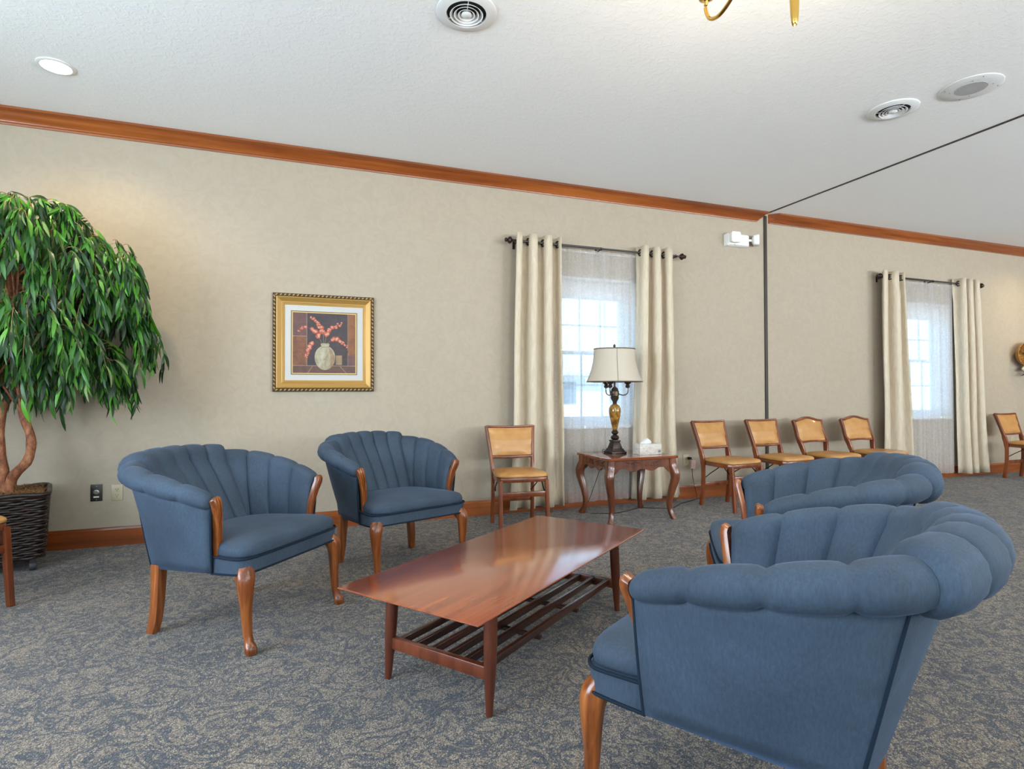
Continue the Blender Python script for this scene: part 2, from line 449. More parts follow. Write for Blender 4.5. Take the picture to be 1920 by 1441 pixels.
sheer(7.56, 7.02, 8.02, 'white lace sheer curtain hanging in the far right window', 9)
rod(1.85, 3.70, 'dark bronze curtain rod above the window with the table lamp')
rod(6.64, 8.48, 'dark bronze curtain rod above the far right window')
G='champagne curtain panels framing the windows'
grommet_panel('champagne grommet curtain left of the lamp window, behind a tan folding chair', 1.885, 2.335, 1.82, 2.375, 3, 11, -2.2, group=G)
grommet_panel('champagne grommet curtain right of the lamp window, behind the side table', 3.20, 3.62, 3.11, 3.69, 3, 14, 1.9, group=G)
grommet_panel('champagne grommet curtain on the left side of the far right window', 6.62, 7.00, 6.61, 7.15, 2, 17, -2.4, group=G)
grommet_panel('champagne grommet curtain on the right side of the far right window', 8.02, 8.42, 8.06, 8.58, 3, 21, 1.4, group=G)

# ------------------------------------------------------------------ channel-back barrel chair
def channel_profile(C, Pb, nrm, rr, bulge, Po, na=13, ni=9):
    """closed profile: inner face from Pb up, over the roll, down the hidden back to Po"""
    up = Vector((0,0,1)); pts = []
    inner_top = C - nrm*rr
    for k in range(ni):
        q = k/ni; p = Pb.lerp(inner_top, q); p = p - nrm*(.012*math.sin(PI*q)) 
        pts.append(p - nrm*bulge*min(1, .45+q*1.2))
    for k in range(na+1):
        a = PI - (PI*1.62)*k/na
        d = nrm*math.cos(a)+up*math.sin(a)
        fade = lerp(1,.62,min(1,k/4))
        pts.append(C + d*(rr+bulge*fade))
    pts.append(C - nrm*.030 - up*rr*.75)
    pts.append(Po)
    return pts
def scallop(q): 
    q = q % 1.0
    return .40*math.sin(PI*q)**.8+.60*(1-abs(2*q-1)**8)
def armchair(label, x, y, deg, group):
    t = thing('channel_back_armchair', label, 'armchair', (x,y,0), rad(deg), group)
    B = .0200
    # centre back: five channels
    m = MB(); rs = []; NC=5; SPC=12
    for i in range(NC*SPC+1):
        uu = -1+2*i/(NC*SPC)
        C = Vector((-.808+.074*uu*uu, .277*uu, .770-.016*uu*uu)); Pb = Vector((-.500+.022*uu*uu, .215*uu, .40))
        nrm = Vector((-math.cos(.62*uu), math.sin(.62*uu), 0))
        edge = min(1, (1-abs(uu))*14)
        bl = B*scallop(i/SPC)+.0035
        rr = lerp(.046,.062,edge**.5)
        rs.append(channel_profile(C, Pb - nrm*.030*edge**.5, nrm, rr, bl, Vector((-.590+.03*uu*uu,.235*uu,.36))))
    m.rings(rs); m.build('backrest', M_VELVET, t, smooth=55)
    # wings: four channels each
    wc = [(-.172,.348,.643,.028),(-.29,.372,.678,.033),(-.42,.388,.706,.037),(-.55,.382,.730,.040),(-.66,.342,.744,.043),(-.75,.25,.750,.043)]
    wb = [(-.188,.285,.40),(-.27,.292,.40),(-.37,.290,.40),(-.46,.268,.40),(-.52,.225,.40),(-.54,.16,.40)]
    NW=4; N=NW*10
    CC=[catmull([p[:3] for p in wc],N)]; RR=[c.x for c in catmull([(p[3],0,0) for p in wc],N)]; PB=catmull(wb,N)
    for s in (-1,1):
        m = MB(); rs=[]
        for i in range(N+1):
            c0=CC[0][i]; tg=CC[0][min(i+1,N)]-CC[0][max(i-1,0)]; nn=Vector((tg.y,-tg.x,0)).normalized()
            if nn.y<0 and i<N*.6: nn=-nn
            if nn.x>0 and i>=N*.6: nn=-nn
            q = i/10
            bl = B*.9*scallop(q)
            C=Vector((c0.x,c0.y*s,c0.z)); Pb=Vector((PB[i].x,PB[i].y*s,PB[i].z)); nrm=Vector((nn.x,nn.y*s,0))
            rr = RR[i]*(1 if i>1 else .86+.07*i)
            Po = Vector((lerp(-.19,-.565,i/N), s*lerp(.315,.225,i/N), .36))
            rs.append(channel_profile(C,Pb,nrm,rr,bl,Po))
        m.rings(rs); m.build('armrest', M_VELVET, t, smooth=55)
    # outer cover
    def outer(s, q, k):
        # q 0 front .. 1 rear corner ; k 0 bottom..1 top
        bot=Vector((-.19,.332,.333)).lerp(Vector((-.625,.256,.293)),q); 
        ci=CC[0][int(min(N,q*N*.82))]; rr=RR[int(min(N,q*N*.82))]
        top=Vector((ci.x-.002, ci.y+.006, ci.z-rr*.62)) if q<.999 else Vector((-.718,.272,.692))
        p=bot.lerp(top,k); p.y += .004*math.sin(PI*k); return Vector((p.x,p.y*s,p.z))
    rows=[]
    NK=8
    for k in range(NK+1):
        kk=k/NK; row=[]
        L=[outer(1,i/10,kk) for i in range(11)]; Rr=[outer(-1,i/10,kk) for i in range(11)]
        a=L[-1]; b=Rr[-1]; mid=[]
        for i in range(1,8):
            q=i/8; p=a.lerp(b,q); p.x -= .026*math.sin(PI*q)*(1+kk*1.2); mid.append(p)
        rows.append(L+mid+Rr[::-1])
    m=MB(); nn=len(rows[0]); m.rings(rows, close=False, cap=False)
    o=m.build('outer_cover', M_VELVET, t, smooth=35); md=o.modifiers.new('t','SOLIDIFY'); md.thickness=.010; md.offset=0
    for s in (-1,1):
        w=MB(); w.tube([outer(s,1,k/10)+Vector((-.003,.004*s,0)) for k in range(11)], .0045, 6); w.build('welt', M_WELT, t)
        w=MB(); w.tube([outer(s,0,k/8)+Vector((.004,.003*s,0)) for k in range(9)], .0045, 6); w.build('welt', M_WELT, t)
    # seat rail and cushion
    half=[(-.004,.0),(-.004,.15),(-.008,.27),(-.020,.312),(-.050,.336),(-.12,.335),(-.19,.330),(-.38,.292),(-.60,.245),(-.62,.12)]
    def out(sc=0, rear=None):
        h=[]
        for px,py in half: h.append((px-sc,max(0,py-sc)))
        return [Vector((a,b,0)) for a,b in h]+[Vector((a,-b,0)) for a,b in h[:0:-1]]
    def zr(x,z): return z+(x if x<0 else 0)*(.06 if z<.36 else 0)
    ol=out(0); m=MB(); rs=[]
    for z,sc in ((.342,.004),(.346,0),(.402,0),(.405,.004)):
        rs.append([Vector((p.x,p.y,zr(p.x,z))) for p in out(sc)])
    m.rings(rs); m.build('seat_rail', M_VELVET, t, smooth=40)
    hc=[(-.003,.0),(-.003,.14),(-.007,.25),(-.018,.300),(-.048,.328),(-.10,.328),(-.165,.322),(-.205,.302),(-.36,.285),(-.48,.235),(-.53,.12)]
    cen=Vector((-.24,0,0)); m=MB(); rs=[]
    cl=[Vector((a,b,0)) for a,b in hc]+[Vector((a,-b,0)) for a,b in hc[:0:-1]]
    for z,sc in ((.404,.985),(.408,1.0),(.425,1.012),(.444,1.005),(.458,.975),(.470,.90),(.481,.74),(.488,.5),(.490,.2)):
        rs.append([cen+(p-cen)*sc+Vector((0,0,z+ .01*(p.x+.1)*(1 if z>.44 else 0))) for p in cl])
    m.rings(rs); o=m.build('seat_cushion', M_VELVET, t, smooth=70)
    md=o.modifiers.new('s','SUBSURF'); md.levels=1; md.render_levels=1
    pth=[Vector((p.x,p.y,.405)) for p in out(-.002) if p.x>-.2]
    k=[i for i,p in enumerate(pth)]
    pos=[p for p in pth if p.y>=0]; neg=[p for p in pth if p.y<0]
    seq=sorted(pos,key=lambda p:(p.x, -p.y) if p.x<-.013 else (0,-p.y)); seq=[Vector((a,b,.405)) for a,b in ((-.19,.333),(-.12,.338),(-.050,.339),(-.018,.314),(-.005,.27),(-.001,.15),(-.001,0))]
    seq=seq+[Vector((p.x,-p.y,p.z)) for p in seq[-2::-1]]
    w=MB(); w.tube(catmull(seq,48), .0048, 6); w.build('piping', M_WELT, t)
    seq2=[Vector((p.x,p.y,zr(p.x,.343))) for p in seq]
    w=MB(); w.tube(catmull(seq2,48), .0045, 6); w.build('piping', M_WELT, t)
    # show-wood arm fronts
    for s in (-1,1):
        path=catmull([(-.180,.306,.405),(-.178,.309,.46),(-.171,.316,.53),(-.158,.330,.595),(-.149,.343,.635),(-.150,.349,.655),(-.156,.351,.668)],22)
        wid=[lerp(.014,.022,min(1,i/16)) for i in range(23)]
        def sec(i, wid=wid):
            w_=wid[i]*(1 if i<20 else (1,.85,.6)[i-20]); d=.0135*(1 if i<21 else .8)
            base=[(-w_,-d),(-w_,d*.55),(-w_*.72,d*.95),(-w_*.38,d*.95),(-w_*.30,d*.45),(-w_*.16,d*.85),(w_*.16,d*.85),(w_*.30,d*.45),(w_*.38,d*.95),(w_*.72,d*.95),(w_,d*.55),(w_,-d)]
            return base
        m=MB(); P=[Vector((p.x,p.y*s,p.z)) for p in path]
        m.sweep(P, sec, (1,0,0)); m.build('arm_facing', M_OAK, t, smooth=50)
    # front cabriole legs, grooved
    for s in (-1,1):
        pth=catmull([(-.048,.290,.352),(-.028,.309,.315),(-.023,.311,.25),(-.022,.308,.17),(-.016,.307,.09),(-.006,.309,.05),(.006,.312,.022),(.010,.312,.0)],30)
        rr=[c.x for c in catmull([(.037,0,0),(.037,0,0),(.030,0,0),(.023,0,0),(.0195,0,0),(.0195,0,0),(.026,0,0),(.021,0,0)],30)]
        dirn=math.atan2(.55*s,1.0)
        def sec(i, rr=rr, s=s):
            out=[]; a0=0
            z=1-i/30
            for k in range(20):
                a=2*PI*k/20
                sq=1/max(abs(math.cos(a)),abs(math.sin(a)))
                rad_=rr[i]*lerp(1,min(sq,1.25),.45*z+.1)
                g = .88 if (k in (3,7,13,17) and i<24) else 1
                out.append((rad_*g*math.cos(a), rad_*g*math.sin(a)))
            return out
        m=MB(); m.sweep([Vector((p.x,p.y*s,p.z)) for p in pth], sec, (math.cos(dirn),math.sin(dirn),0)); m.build('leg', M_OAK, t, smooth=60)
    # rear sabre legs
    for s in (-1,1):
        pth=catmull([(-.592,.252,.315),(-.590,.256,.24),(-.588,.262,.15),(-.592,.269,.06),(-.602,.276,0)],12)
        m=MB(); m.sweep([Vector((p.x,p.y*s,p.z)) for p in pth], lambda i:[(a*lerp(1,.78,i/12),b*lerp(1,.78,i/12)) for a,b in rrect(.054,.050,.006,2)], (0,1,0)); m.build('leg', M_OAK, t, smooth=40)
    return t
GA='blue velvet channel-back armchairs around the coffee table'
ch0=armchair('blue velvet channel-back armchair at left, nearest the potted tree and wall outlets', .008,2.953,-39.2,GA)
for lb,x,y,d in (('blue velvet channel-back armchair against the wall below and right of the framed picture',.731,3.494,-69.5),
                 ('blue velvet channel-back armchair nearest the camera, back turned, cut by the bottom edge',.994,1.535,119.7),
                 ('blue velvet channel-back armchair behind the nearest one, in front of the row of folding chairs',1.814,2.174,144.5)):
    c=copy_tree(ch0); c.location=(x,y,0); c.rotation_euler=(0,0,rad(d)); c['label']=lb

# ------------------------------------------------------------------ coffee table
t = thing('coffee_table','long reddish walnut coffee table with slatted lower shelf, in the middle of the armchairs','coffee table',(.9387,2.4333,0),.6366)
L,D,ZT=1.498,.66,.39
m=MB(); rs=[]
for z,ins in ((ZT-.024,.040),(ZT-.007,.004),(ZT-.004,0),(ZT-.001,.0005),(ZT,.003)):
    rs.append([Vector((a,b,z)) for a,b in rrect(L-2*ins,D-2*ins,.004,2)])
m.rings(rs); m.build('tabletop', M_TABLE, t, smooth=30)
for sx_ in (-1,1):
    for sy_ in (-1,1):
        m=MB(); P=[Vector((sx_*lerp(.568,.548,k/10),sy_*lerp(.243,.236,k/10),lerp(0,.368,k/10))) for k in range(11)]
        m.tube(P,[.0125,.0145,.0172,.0195,.0215,.023,.024,.0245,.0245,.0243,.024],20,(1,0,0)); m.build('leg', M_TLEG, t)
    m=MB(); m.box((sx_*.556,0,.140),(.026,.46,.046)); m.build('stretcher', M_TLEG, t, bevel=.004)
    m=MB(); m.box((sx_*.553,0,.352),(.030,.50,.030)); m.build('top_support', M_SLAT, t, bevel=.003)
for k in range(6):
    yy=-.20+.08*k
    m=MB(); m.box((0,yy,.145),(1.10,.020,.030)); m.build('shelf_slat', M_SLAT, t, bevel=.003)
for xx in (-.17,.17):
    m=MB(); m.box((xx,0,.122),(.022,.44,.016)); m.build('slat_support', M_SLAT, t, bevel=.002)

# ------------------------------------------------------------------ folding chairs
def folding_chair(label, x, y, deg, camel=False, group=None, name='folding_chair'):
    t=thing(name,label,'chair',(x,y,0),rad(deg),group)
    # rear posts: from foot to top of the back
    post=[(-.012,.178,0),(.012,.176,.20),(.014,.176,.40),(.0,.181,.50),(-.040,.193,.64),(-.098,.212,.825)]
    if camel: post=[(-.012,.172,0),(.012,.170,.20),(.014,.170,.40),(.0,.172,.48),(-.020,.192,.56),(-.045,.205,.62),(-.075,.200,.72),(-.100,.208,.805)]
    NP=16
    for s in (-1,1):
        P=[Vector((p.x,p.y*s,p.z)) for p in catmull(post,NP)]
        def sec(i):
            w_=.027; d=lerp(.040,.034,i/NP)
            if 6<i<11: d=.052
            return rrect(w_,d,.005,2)
        m=MB(); m.sweep(P,sec,(1,0,0)); m.build('back_post', M_FOLD, t, smooth=40)
    def onback(z, s=0):   # x at back plane height
        pts=catmull(post,40); p=min(pts,key=lambda q:abs(q.z-z)); return p.x, p.y
    # top rail (crest) and lower rail, curved
    def rail(z0, hh, camelh, thick, nm):
        N=20; P=[]; 
        for i in range(N+1):
            q=-1+2*i/N; xb,yb=onback(z0)
            zz=z0+camelh*(math.cos(PI*q)*.5+.5 if abs(q)<1 else 0) - (0 if camelh else .006*(1-q*q))
            P.append(Vector((xb-.012*(1-q*q)+.006, yb*q, zz)))
        m=MB(); m.sweep(P, lambda i: rrect(hh,thick,.005,2), (1,0,0)); m.build(nm, M_FOLD, t, smooth=40)
    rail(.822 if not camel else .802, .022, 0 if not camel else .034, .030,'crest_rail')
    rail(.565 if not camel else .575, .022, 0 if not camel else .008, .024,'back_rail')
    # padded back
    rs=[]; NZ=12; NY=14
    z0,z1=(.580,.808) if not camel else (.592,.786)
    def backpt(q,k,off):
        z=lerp(z0,z1,k); xb,yb=onback(z); yy=(yb-.014)*q
        ztop=z+(.030*(math.cos(PI*q)*.5+.5) if camel else -.005*(1-q*q))*k
        bul=(1-abs(q)**4)*(1-abs(2*k-1)**4)
        return Vector((xb-.012*(1-q*q)+.006+off*(.006+.016*bul), yy, ztop))
    m=MB()
    for off in (1,-1):
        m.rings([[backpt(-1+2*i/NY,k/NZ,off) for i in range(NY+1)] for k in range(NZ+1)], close=False, cap=False)
    loop=[backpt(-1+2*i/NY,0,0) for i in range(NY+1)]+[backpt(1,k/NZ,0) for k in range(1,NZ+1)]+[backpt(1-2*i/NY,1,0) for i in range(1,NY+1)]+[backpt(-1,1-k/NZ,0) for k in range(1,NZ)]
    m.tube(loop,.0065,6,(1,0,0),closed=True)
    m.build('back_pad', M_VINYL, t, smooth=60)
    # seat pad
    ol=[(.415,.0),(.413,.12),(.400,.195),(.36,.218),(.22,.212),(.06,.190),(.015,.165),(.004,.08)]
    cl=[Vector((a,b,0)) for a,b in ol]+[Vector((a,-b,0)) for a,b in ol[:0:-1] ]
    cen=Vector((.21,0,0)); m=MB(); rs=[]
    for z,sc in ((.437,.97),(.440,1.0),(.453,1.012),(.466,.99),(.476,.91),(.483,.7),(.487,.35)):
        rs.append([cen+(p-cen)*sc+Vector((0,0,z)) for p in cl])
    m.rings(rs); o=m.build('seat', M_VINYL, t, smooth=70); md=o.modifiers.new('s','SUBSURF'); md.levels=1; md.render_levels=1
    m=MB(); rs=[]
    for z in (.402,.438): rs.append([cen+(p-cen)*.975+Vector((0,0,z)) for p in cl])
    m.rings(rs); m.build('seat_frame', M_FOLD, t, bevel=.003)
    for s in (-1,1):
        P=[Vector((lerp(.425,.385,k/8),s*lerp(.196,.192,k/8),lerp(0,.415,k/8))) for k in range(9)]
        m=MB(); m.sweep(P, lambda i: rrect(.030,lerp(.028,.042,i/8),.004,2),(1,0,0)); m.build('front_leg', M_FOLD, t, smooth=40)
        m=MB(); m.tube([(.030,.158*s,.28),(.10,.172*s,.325),(.20,.178*s,.385),(.235,.178*s,.412)],.005,6,(0,1,0))
        m.tube([(.385,.176*s,.315),(.30,.178*s,.385),(.275,.178*s,.412)],.005,6,(0,1,0)); m.build('folding_bracket', M_BLACK, t)
    m=MB(); m.box((.395,0,.305),(.018,.385,.042)); m.build('front_stretcher', M_FOLD, t, bevel=.003)
    m=MB(); m.box((.010,0,.205),(.018,.345,.042)); m.build('rear_stretcher', M_FOLD, t, bevel=.003)
    return t
GF='wooden folding chairs with tan vinyl pads'
fc=folding_chair('tan vinyl wooden folding chair alone left of the lamp window curtains',1.749,4.655,-97,group=GF)
for lb,x,y,d in (('square-backed tan folding chair right beside the side table, first of the row',3.935,4.675,-84),
                 ('square-backed tan folding chair second in the row, in front of the dark wall track',4.620,4.675,-86),
                 ('square-backed tan folding chair at far right edge beyond the curtains',8.745,4.69,-89),
                 ('tan folding chair cut by the left edge, only its seat corner and leg showing',0,0,-35)):
    c=copy_tree(fc); c.location=(x,y,0); c.rotation_euler=(0,0,rad(d)); c['label']=lb
    if x==0:
        a=rad(-35); fx,fy=.425,.196
        c.location=(-1.414-(fx*math.cos(a)-fy*math.sin(a)), 3.774-(fx*math.sin(a)+fy*math.cos(a)),0)
fk=folding_chair('camel-backed tan folding chair third in the row behind the blue armchair',5.275,4.675,-88,True,GF)
c=copy_tree(fk); c.location=(5.985,4.675,0); c.rotation_euler=(0,0,rad(-90)); c['label']='camel-backed tan folding chair last in the row, next to the far curtain'

# ------------------------------------------------------------------ side table
t=thing('side_table','carved cherry side table with curved legs holding lamp and tissues in front of the window','side table',(2.798,4.505,0),0)
m=MB(); rs=[]
for z,ins in ((.536,.016),(.540,.006),(.548,.002),(.552,.008),(.558,.0),(.561,.003),(.562,.008)):
    rs.append([Vector((a,b,z)) for a,b in rrect(.73-2*ins,.60-2*ins,.035-ins*.5,5)])
m.rings(rs); m.build('tabletop', M_SIDETOP, t, smooth=35)
def apron(length, axis, off, s):
    N=40; m=MB(); ra=[];rb=[]
    for i in range(N+1):
        q=-1+2*i/N; a=abs(q)
        z=.442+.026*math.cos(q*PI*3.0)*(1-a*.3) - (.030*max(0,(a-.80)/.20)) + .016*abs(math.sin(q*PI*1.5))
        if a<.28: z-= .012*math.cos(a/.28*PI/2)
        for lst,o_ in ((ra,0),(rb,.016)):
            d=off-o_*s
            p0=(q*length/2, d) if axis=='X' else (d, q*length/2)
            lst.append((Vector((p0[0],p0[1],.538)),Vector((p0[0],p0[1],z))))
    rs=[[a_[0],a_[1],b_[1],b_[0]] for a_,b_ in zip(ra,rb)]
    m.rings(rs)
    # carved sprays in low relief
    for sg in (-1,1):
        for k in range(5):
            q=sg*(.02+.030*k); base=(q, off+.001*s); tip=(q+sg*.035, off+.001*s); zz=.497+.004*math.sin(k*2)
            for up in (1,-1):
                pts=[]
                for j in range(6):
                    w=j/5; aa=lerp(base[0],tip[0],w); z_=zz+up*(.018*math.sin(w*PI*.7))
                    pts.append(Vector((aa,off+.002*s,z_)) if axis=='X' else Vector((off+.002*s,aa,z_)))
                m.tube(pts,[.001,.003,.0042,.004,.003,.001],6,(0,0,1))
    return m.build('apron', M_SIDE, t, smooth=40)
apron(.58,'X',-.262,-1); apron(.58,'X',.262,1); apron(.46,'Y',-.325,-1); apron(.46,'Y',.325,1)
for sx_ in (-1,1):
    for sy_ in (-1,1):
        pth=catmull([(.308,.246,.538),(.312,.250,.47),(.330,.266,.41),(.330,.267,.35),(.306,.248,.24),(.292,.236,.13),(.300,.244,.06),(.322,.266,.0)],28)
        rr=[c.x for c in catmull([(.034,0,0),(.034,0,0),(.035,0,0),(.032,0,0),(.026,0,0),(.0215,0,0),(.019,0,0),(.024,0,0)],28)]
        m=MB(); m.sweep([Vector((p.x*sx_,p.y*sy_,p.z)) for p in pth], lambda i:[(a*rr[i],b*rr[i]) for a,b in rrect(2,2,.45,3)], (1,0,0)); m.build('leg', M_SIDE, t, smooth=50)
ZS=.562
# table lamp
n=NT('amber_marbled_glass'); g=n.noise(14,4,.6,dist=1.5)
n.base(n.ramp(g,[(.3,srgb(70,34,16)),(.5,srgb(128,84,30)),(.7,srgb(178,140,56))])); n.p(Roughness=.12, Coat_Weight=.6); M_AMBER=n.m
n=NT('linen_shade'); n.base(srgb(226,216,200)); n.p(Roughness=.8)
tr=n.n('ShaderNodeBsdfTranslucent'); tr.inputs[0].default_value=srgb(240,232,220); mx=n.n('ShaderNodeMixShader'); mx.inputs[0].default_value=.45
n.l(n.b.outputs[0],mx.inputs[1]); n.l(tr.outputs[0],mx.inputs[2]); n.l(mx.outputs[0],n.out.inputs[0]); M_SHADE=n.m
M_LAMPM=plain('antique_bronze',(84,70,58),.35,.75)
t=thing('table_lamp','tall table lamp with cream bell shade and amber glass body, on the side table','lamp',(2.738,4.60,ZS))
m=MB()
for z0,z1,a,b in ((0,.016,.078,.078),(.016,.030,.070,.062),(.030,.042,.062,.058),(.042,.105,.052,.034),(.105,.120,.040,.040)):
    m.rings([[Vector((p,q,z0)) for p,q in rrect(2*a,2*a,.004,1)],[Vector((p,q,z1)) for p,q in rrect(2*b,2*b,.004,1)]])
m.build('base', M_BRONZE, t, bevel=.002)
m=MB(); m.lathe([(.018,.118),(.034,.128),(.040,.142),(.034,.156),(.016,.168),(.026,.176),(.034,.186),(.030,.198),(.022,.205),(.020,.212)]); m.build('stem', M_BRONZE, t)
m=MB(); m.lathe([(.018,.208),(.024,.225),(.036,.280),(.050,.340),(.056,.380),(.054,.410),(.042,.436),(.024,.448)],n=32); m.build('glass_body', M_AMBER, t)
m=MB(); m.lathe([(.024,.446),(.018,.455),(.020,.470),(.032,.490),(.040,.510),(.034,.520),(.040,.526),(.040,.565),(.034,.572),(.030,.590),(.020,.600),(.010,.610),(.009,.66),(.006,.90)]); m.build('neck', M_LAMPM, t)
for k in range(3):
    a=rad(-20+120*k); cx_,sy_=math.cos(a),math.sin(a)
    m=MB(); P=catmull([(.034,0,.545),(.075,0,.530),(.115,0,.545),(.125,0,.585),(.120,0,.605)],14)
    m.tube([Vector((p.x*cx_,p.x*sy_,p.z)) for p in P],.005,8)
    m.lathe([(.006,.595),(.018,.600),(.022,.615),(.014,.628),(.030,.640),(.036,.652),(.034,.655),(.012,.656)],(.120*cx_,.120*sy_,0),18); m.build('candle_arm', M_LAMPM, t)
NS=40; m=MB(); rs=[]
for k in range(15):
    q=k/14; z=lerp(.652,.958,q); rr_=lerp(.262,.192,q)-.020*math.sin(PI*q)
    rs.append([Vector((rr_*math.cos(2*PI*j/NS),rr_*.86*math.sin(2*PI*j/NS),z)) for j in range(NS)])
m.rings(rs,cap=False); sh=m.build('shade', M_SHADE, t, smooth=80); md=sh.modifiers.new('t','SOLIDIFY'); md.thickness=.002
M_TRIM=plain('shade_trim',(96,84,70),.6)
for z,r_ in ((.655,.262),(.955,.193)):
    m=MB(); m.tube([Vector((r_*math.cos(2*PI*j/NS),r_*.86*math.sin(2*PI*j/NS),z)) for j in range(NS)],.005,6,(0,0,1),closed=True); m.build('shade_trim', M_TRIM, sh)
for k in range(4):
    a=rad(-110+90*k); m=MB(); pts=[]
    for j in range(15):
        q=j/14; rr_=lerp(.262,.192,q)-.020*math.sin(PI*q)+.001; pts.append(Vector((rr_*math.cos(a),rr_*.86*math.sin(a),lerp(.652,.958,q))))
    m.tube(pts,.0018,5,(1,0,0)); m.build('shade_seam', M_TRIM, sh)
m=MB(); m.lathe([(.004,.955),(.008,.962),(.006,.970),(.012,.978),(.013,.986),(.007,.996),(.002,1.002)],n=14); m.build('finial', M_LAMPM, t)
for a in (0,PI/2): 
    pass
# tissue box
t=thing('tissue_box','white marbled tissue box with tissue sticking out, on the side table','tissue box',(2.962,4.418,ZS),rad(2))
n=NT('marbled_card'); n.base(n.ramp(n.noise(14,5,.7,n.map((1,1,3)),1.5),[(.35,srgb(166,160,152)),(.55,srgb(202,196,186))])); n.p(Roughness=.5); M_CARD=n.m
m=MB(); m.box((0,0,.047),(.232,.115,.094)); bx=m.build('carton', M_CARD, t, bevel=.002)
M_INK=plain('navy_ink',(36,36,48),.6)
m=MB(); P=[Vector((.092+.0125*math.cos(2*PI*k/20),-.0582,.026+.0125*math.sin(2*PI*k/20))) for k in range(20)]
m.tube(P,.0014,5,(0,1,0),closed=True); m.box((.092,-.0582,.027),(.017,.001,.005)); m.box((.092,-.0582,.020),(.010,.001,.003)); m.build('printed_emblem', M_INK, t)
m=MB(); rs=[]; NN=24
for k in range(7):
    q=k/6; ring=[]
    for j in range(NN):
        a=2*PI*j/NN; rr_=lerp(.045,.012,q**1.5)*(1+.25*math.sin(5*a+q*3)+.12*math.sin(9*a+2*q)); ring.append(Vector((rr_*1.1*math.cos(a)+.008*q-.01,rr_*.45*math.sin(a),.093+.044*q+.006*math.sin(3*a)*q)))
    rs.append(ring)
m.rings(rs); m.build('tissue', plain('tissue_paper',(214,214,216),.9), t, smooth=60)

# ------------------------------------------------------------------ wall plates
M_IVORY=plain('ivory_plastic',(182,170,142),.4); M_SLOT=plain('slot_dark',(30,26,22),.6)
def outlet(label, x, z, group='ivory wall outlets'):
    t=thing('wall_outlet',label,'outlet',(x,W,z),0,group)
    m=MB(); m.box((0,-.003,0),(.072,.006,.116)); m.build('cover_plate', M_IVORY, t, bevel=.002)
    for s in (-1,1):
        m=MB(); m.rings([[Vector((a,yy,b+s*.021)) for a,b in rrect(.034,.029,.010,4)] for yy in (-.0085,-.004)]); rc=m.build('receptacle', M_IVORY, t)
        m=MB(); 
        for dx in (-.007,.007): m.box((dx,-.0088,s*.021+.004),(.0025,.001,.009))
        m.box((0,-.0088,s*.021-.008),(.005,.001,.005)); m.build('slots', M_SLOT, rc)
    return t
outlet('ivory duplex outlet on the wall just left of the left armchair',-1.247,.388)
outlet('ivory outlet behind the side table with the lamp plug in it',3.835,.405)
outlet('ivory outlet low on the wall behind the folding chair at right edge',9.30,.43)
t=thing('wall_jack_plate','dark brown wall plate with round steel jack and small tag, beside the ivory outlet','wall plate',(-1.376,W,.394))
m=MB(); m.box((0,-.003,0),(.074,.006,.122)); m.build('cover_plate', plain('brown_plate',(62,54,48),.35,.3), t, bevel=.002)
M_STEEL=plain('steel',(170,168,164),.3,.9)
m=MB(); m.lathe([(.019,-.004),(.019,-.010),(.015,-.013),(.011,-.013),(.010,-.008),(.002,-.008)],(0,0,.004),20,'Y'); m.build('jack', M_STEEL, t)
m=MB(); m.box((0,-.0065,-.030),(.034,.001,.011)); m.build('label_tag', plain('tag_white',(220,218,212),.5), t)
m=MB()
for zz in (.048,-.050): m.lathe([(.003,-.006),(.003,-.0075),(.001,-.008)],(0,0,zz),8,'Y')
m.build('screws', M_STEEL, t)
# lamp cord: plug in the outlet, down the wall, along the carpet to the lamp
t=thing('power_cord','thin black lamp cord plugged into the outlet and trailing under the side table','cord',(3.84,4.99,0))
m=MB(); P=catmull([(3.86,4.962,.432),(3.875,4.955,.40),(3.885,4.965,.25),(3.915,4.960,.10),(3.93,4.95,.02),(3.86,4.90,.006),(3.60,4.78,.006),(3.35,4.62,.006),(3.10,4.74,.006),(2.90,4.66,.006),(2.75,4.62,.006),(2.62,4.66,.006),(2.52,4.78,.006),(2.60,4.83,.12),(2.72,4.83,.42),(2.74,4.835,.56),(2.74,4.78,.572),(2.738,4.70,.570)],110)
m.tube([p-Vector((3.84,4.99,0)) for p in P],.0028,6); m.build('cable', M_BLACK, t)
m=MB(); m.box((.010,-.026,.427),(.030,.034,.026)); m.build('plug', M_BLACK, t, bevel=.005)
m=MB(); m.box((.046,-.040,.362),(.052,.002,.088),Matrix.Rotation(.12,3,'Y')); m.tube([(.036,-.036,.41),(.048,-.03,.43),(.040,-.026,.437)],.0015,5); m.build('warning_tag', plain('pink_tag',(222,186,184),.6), t)

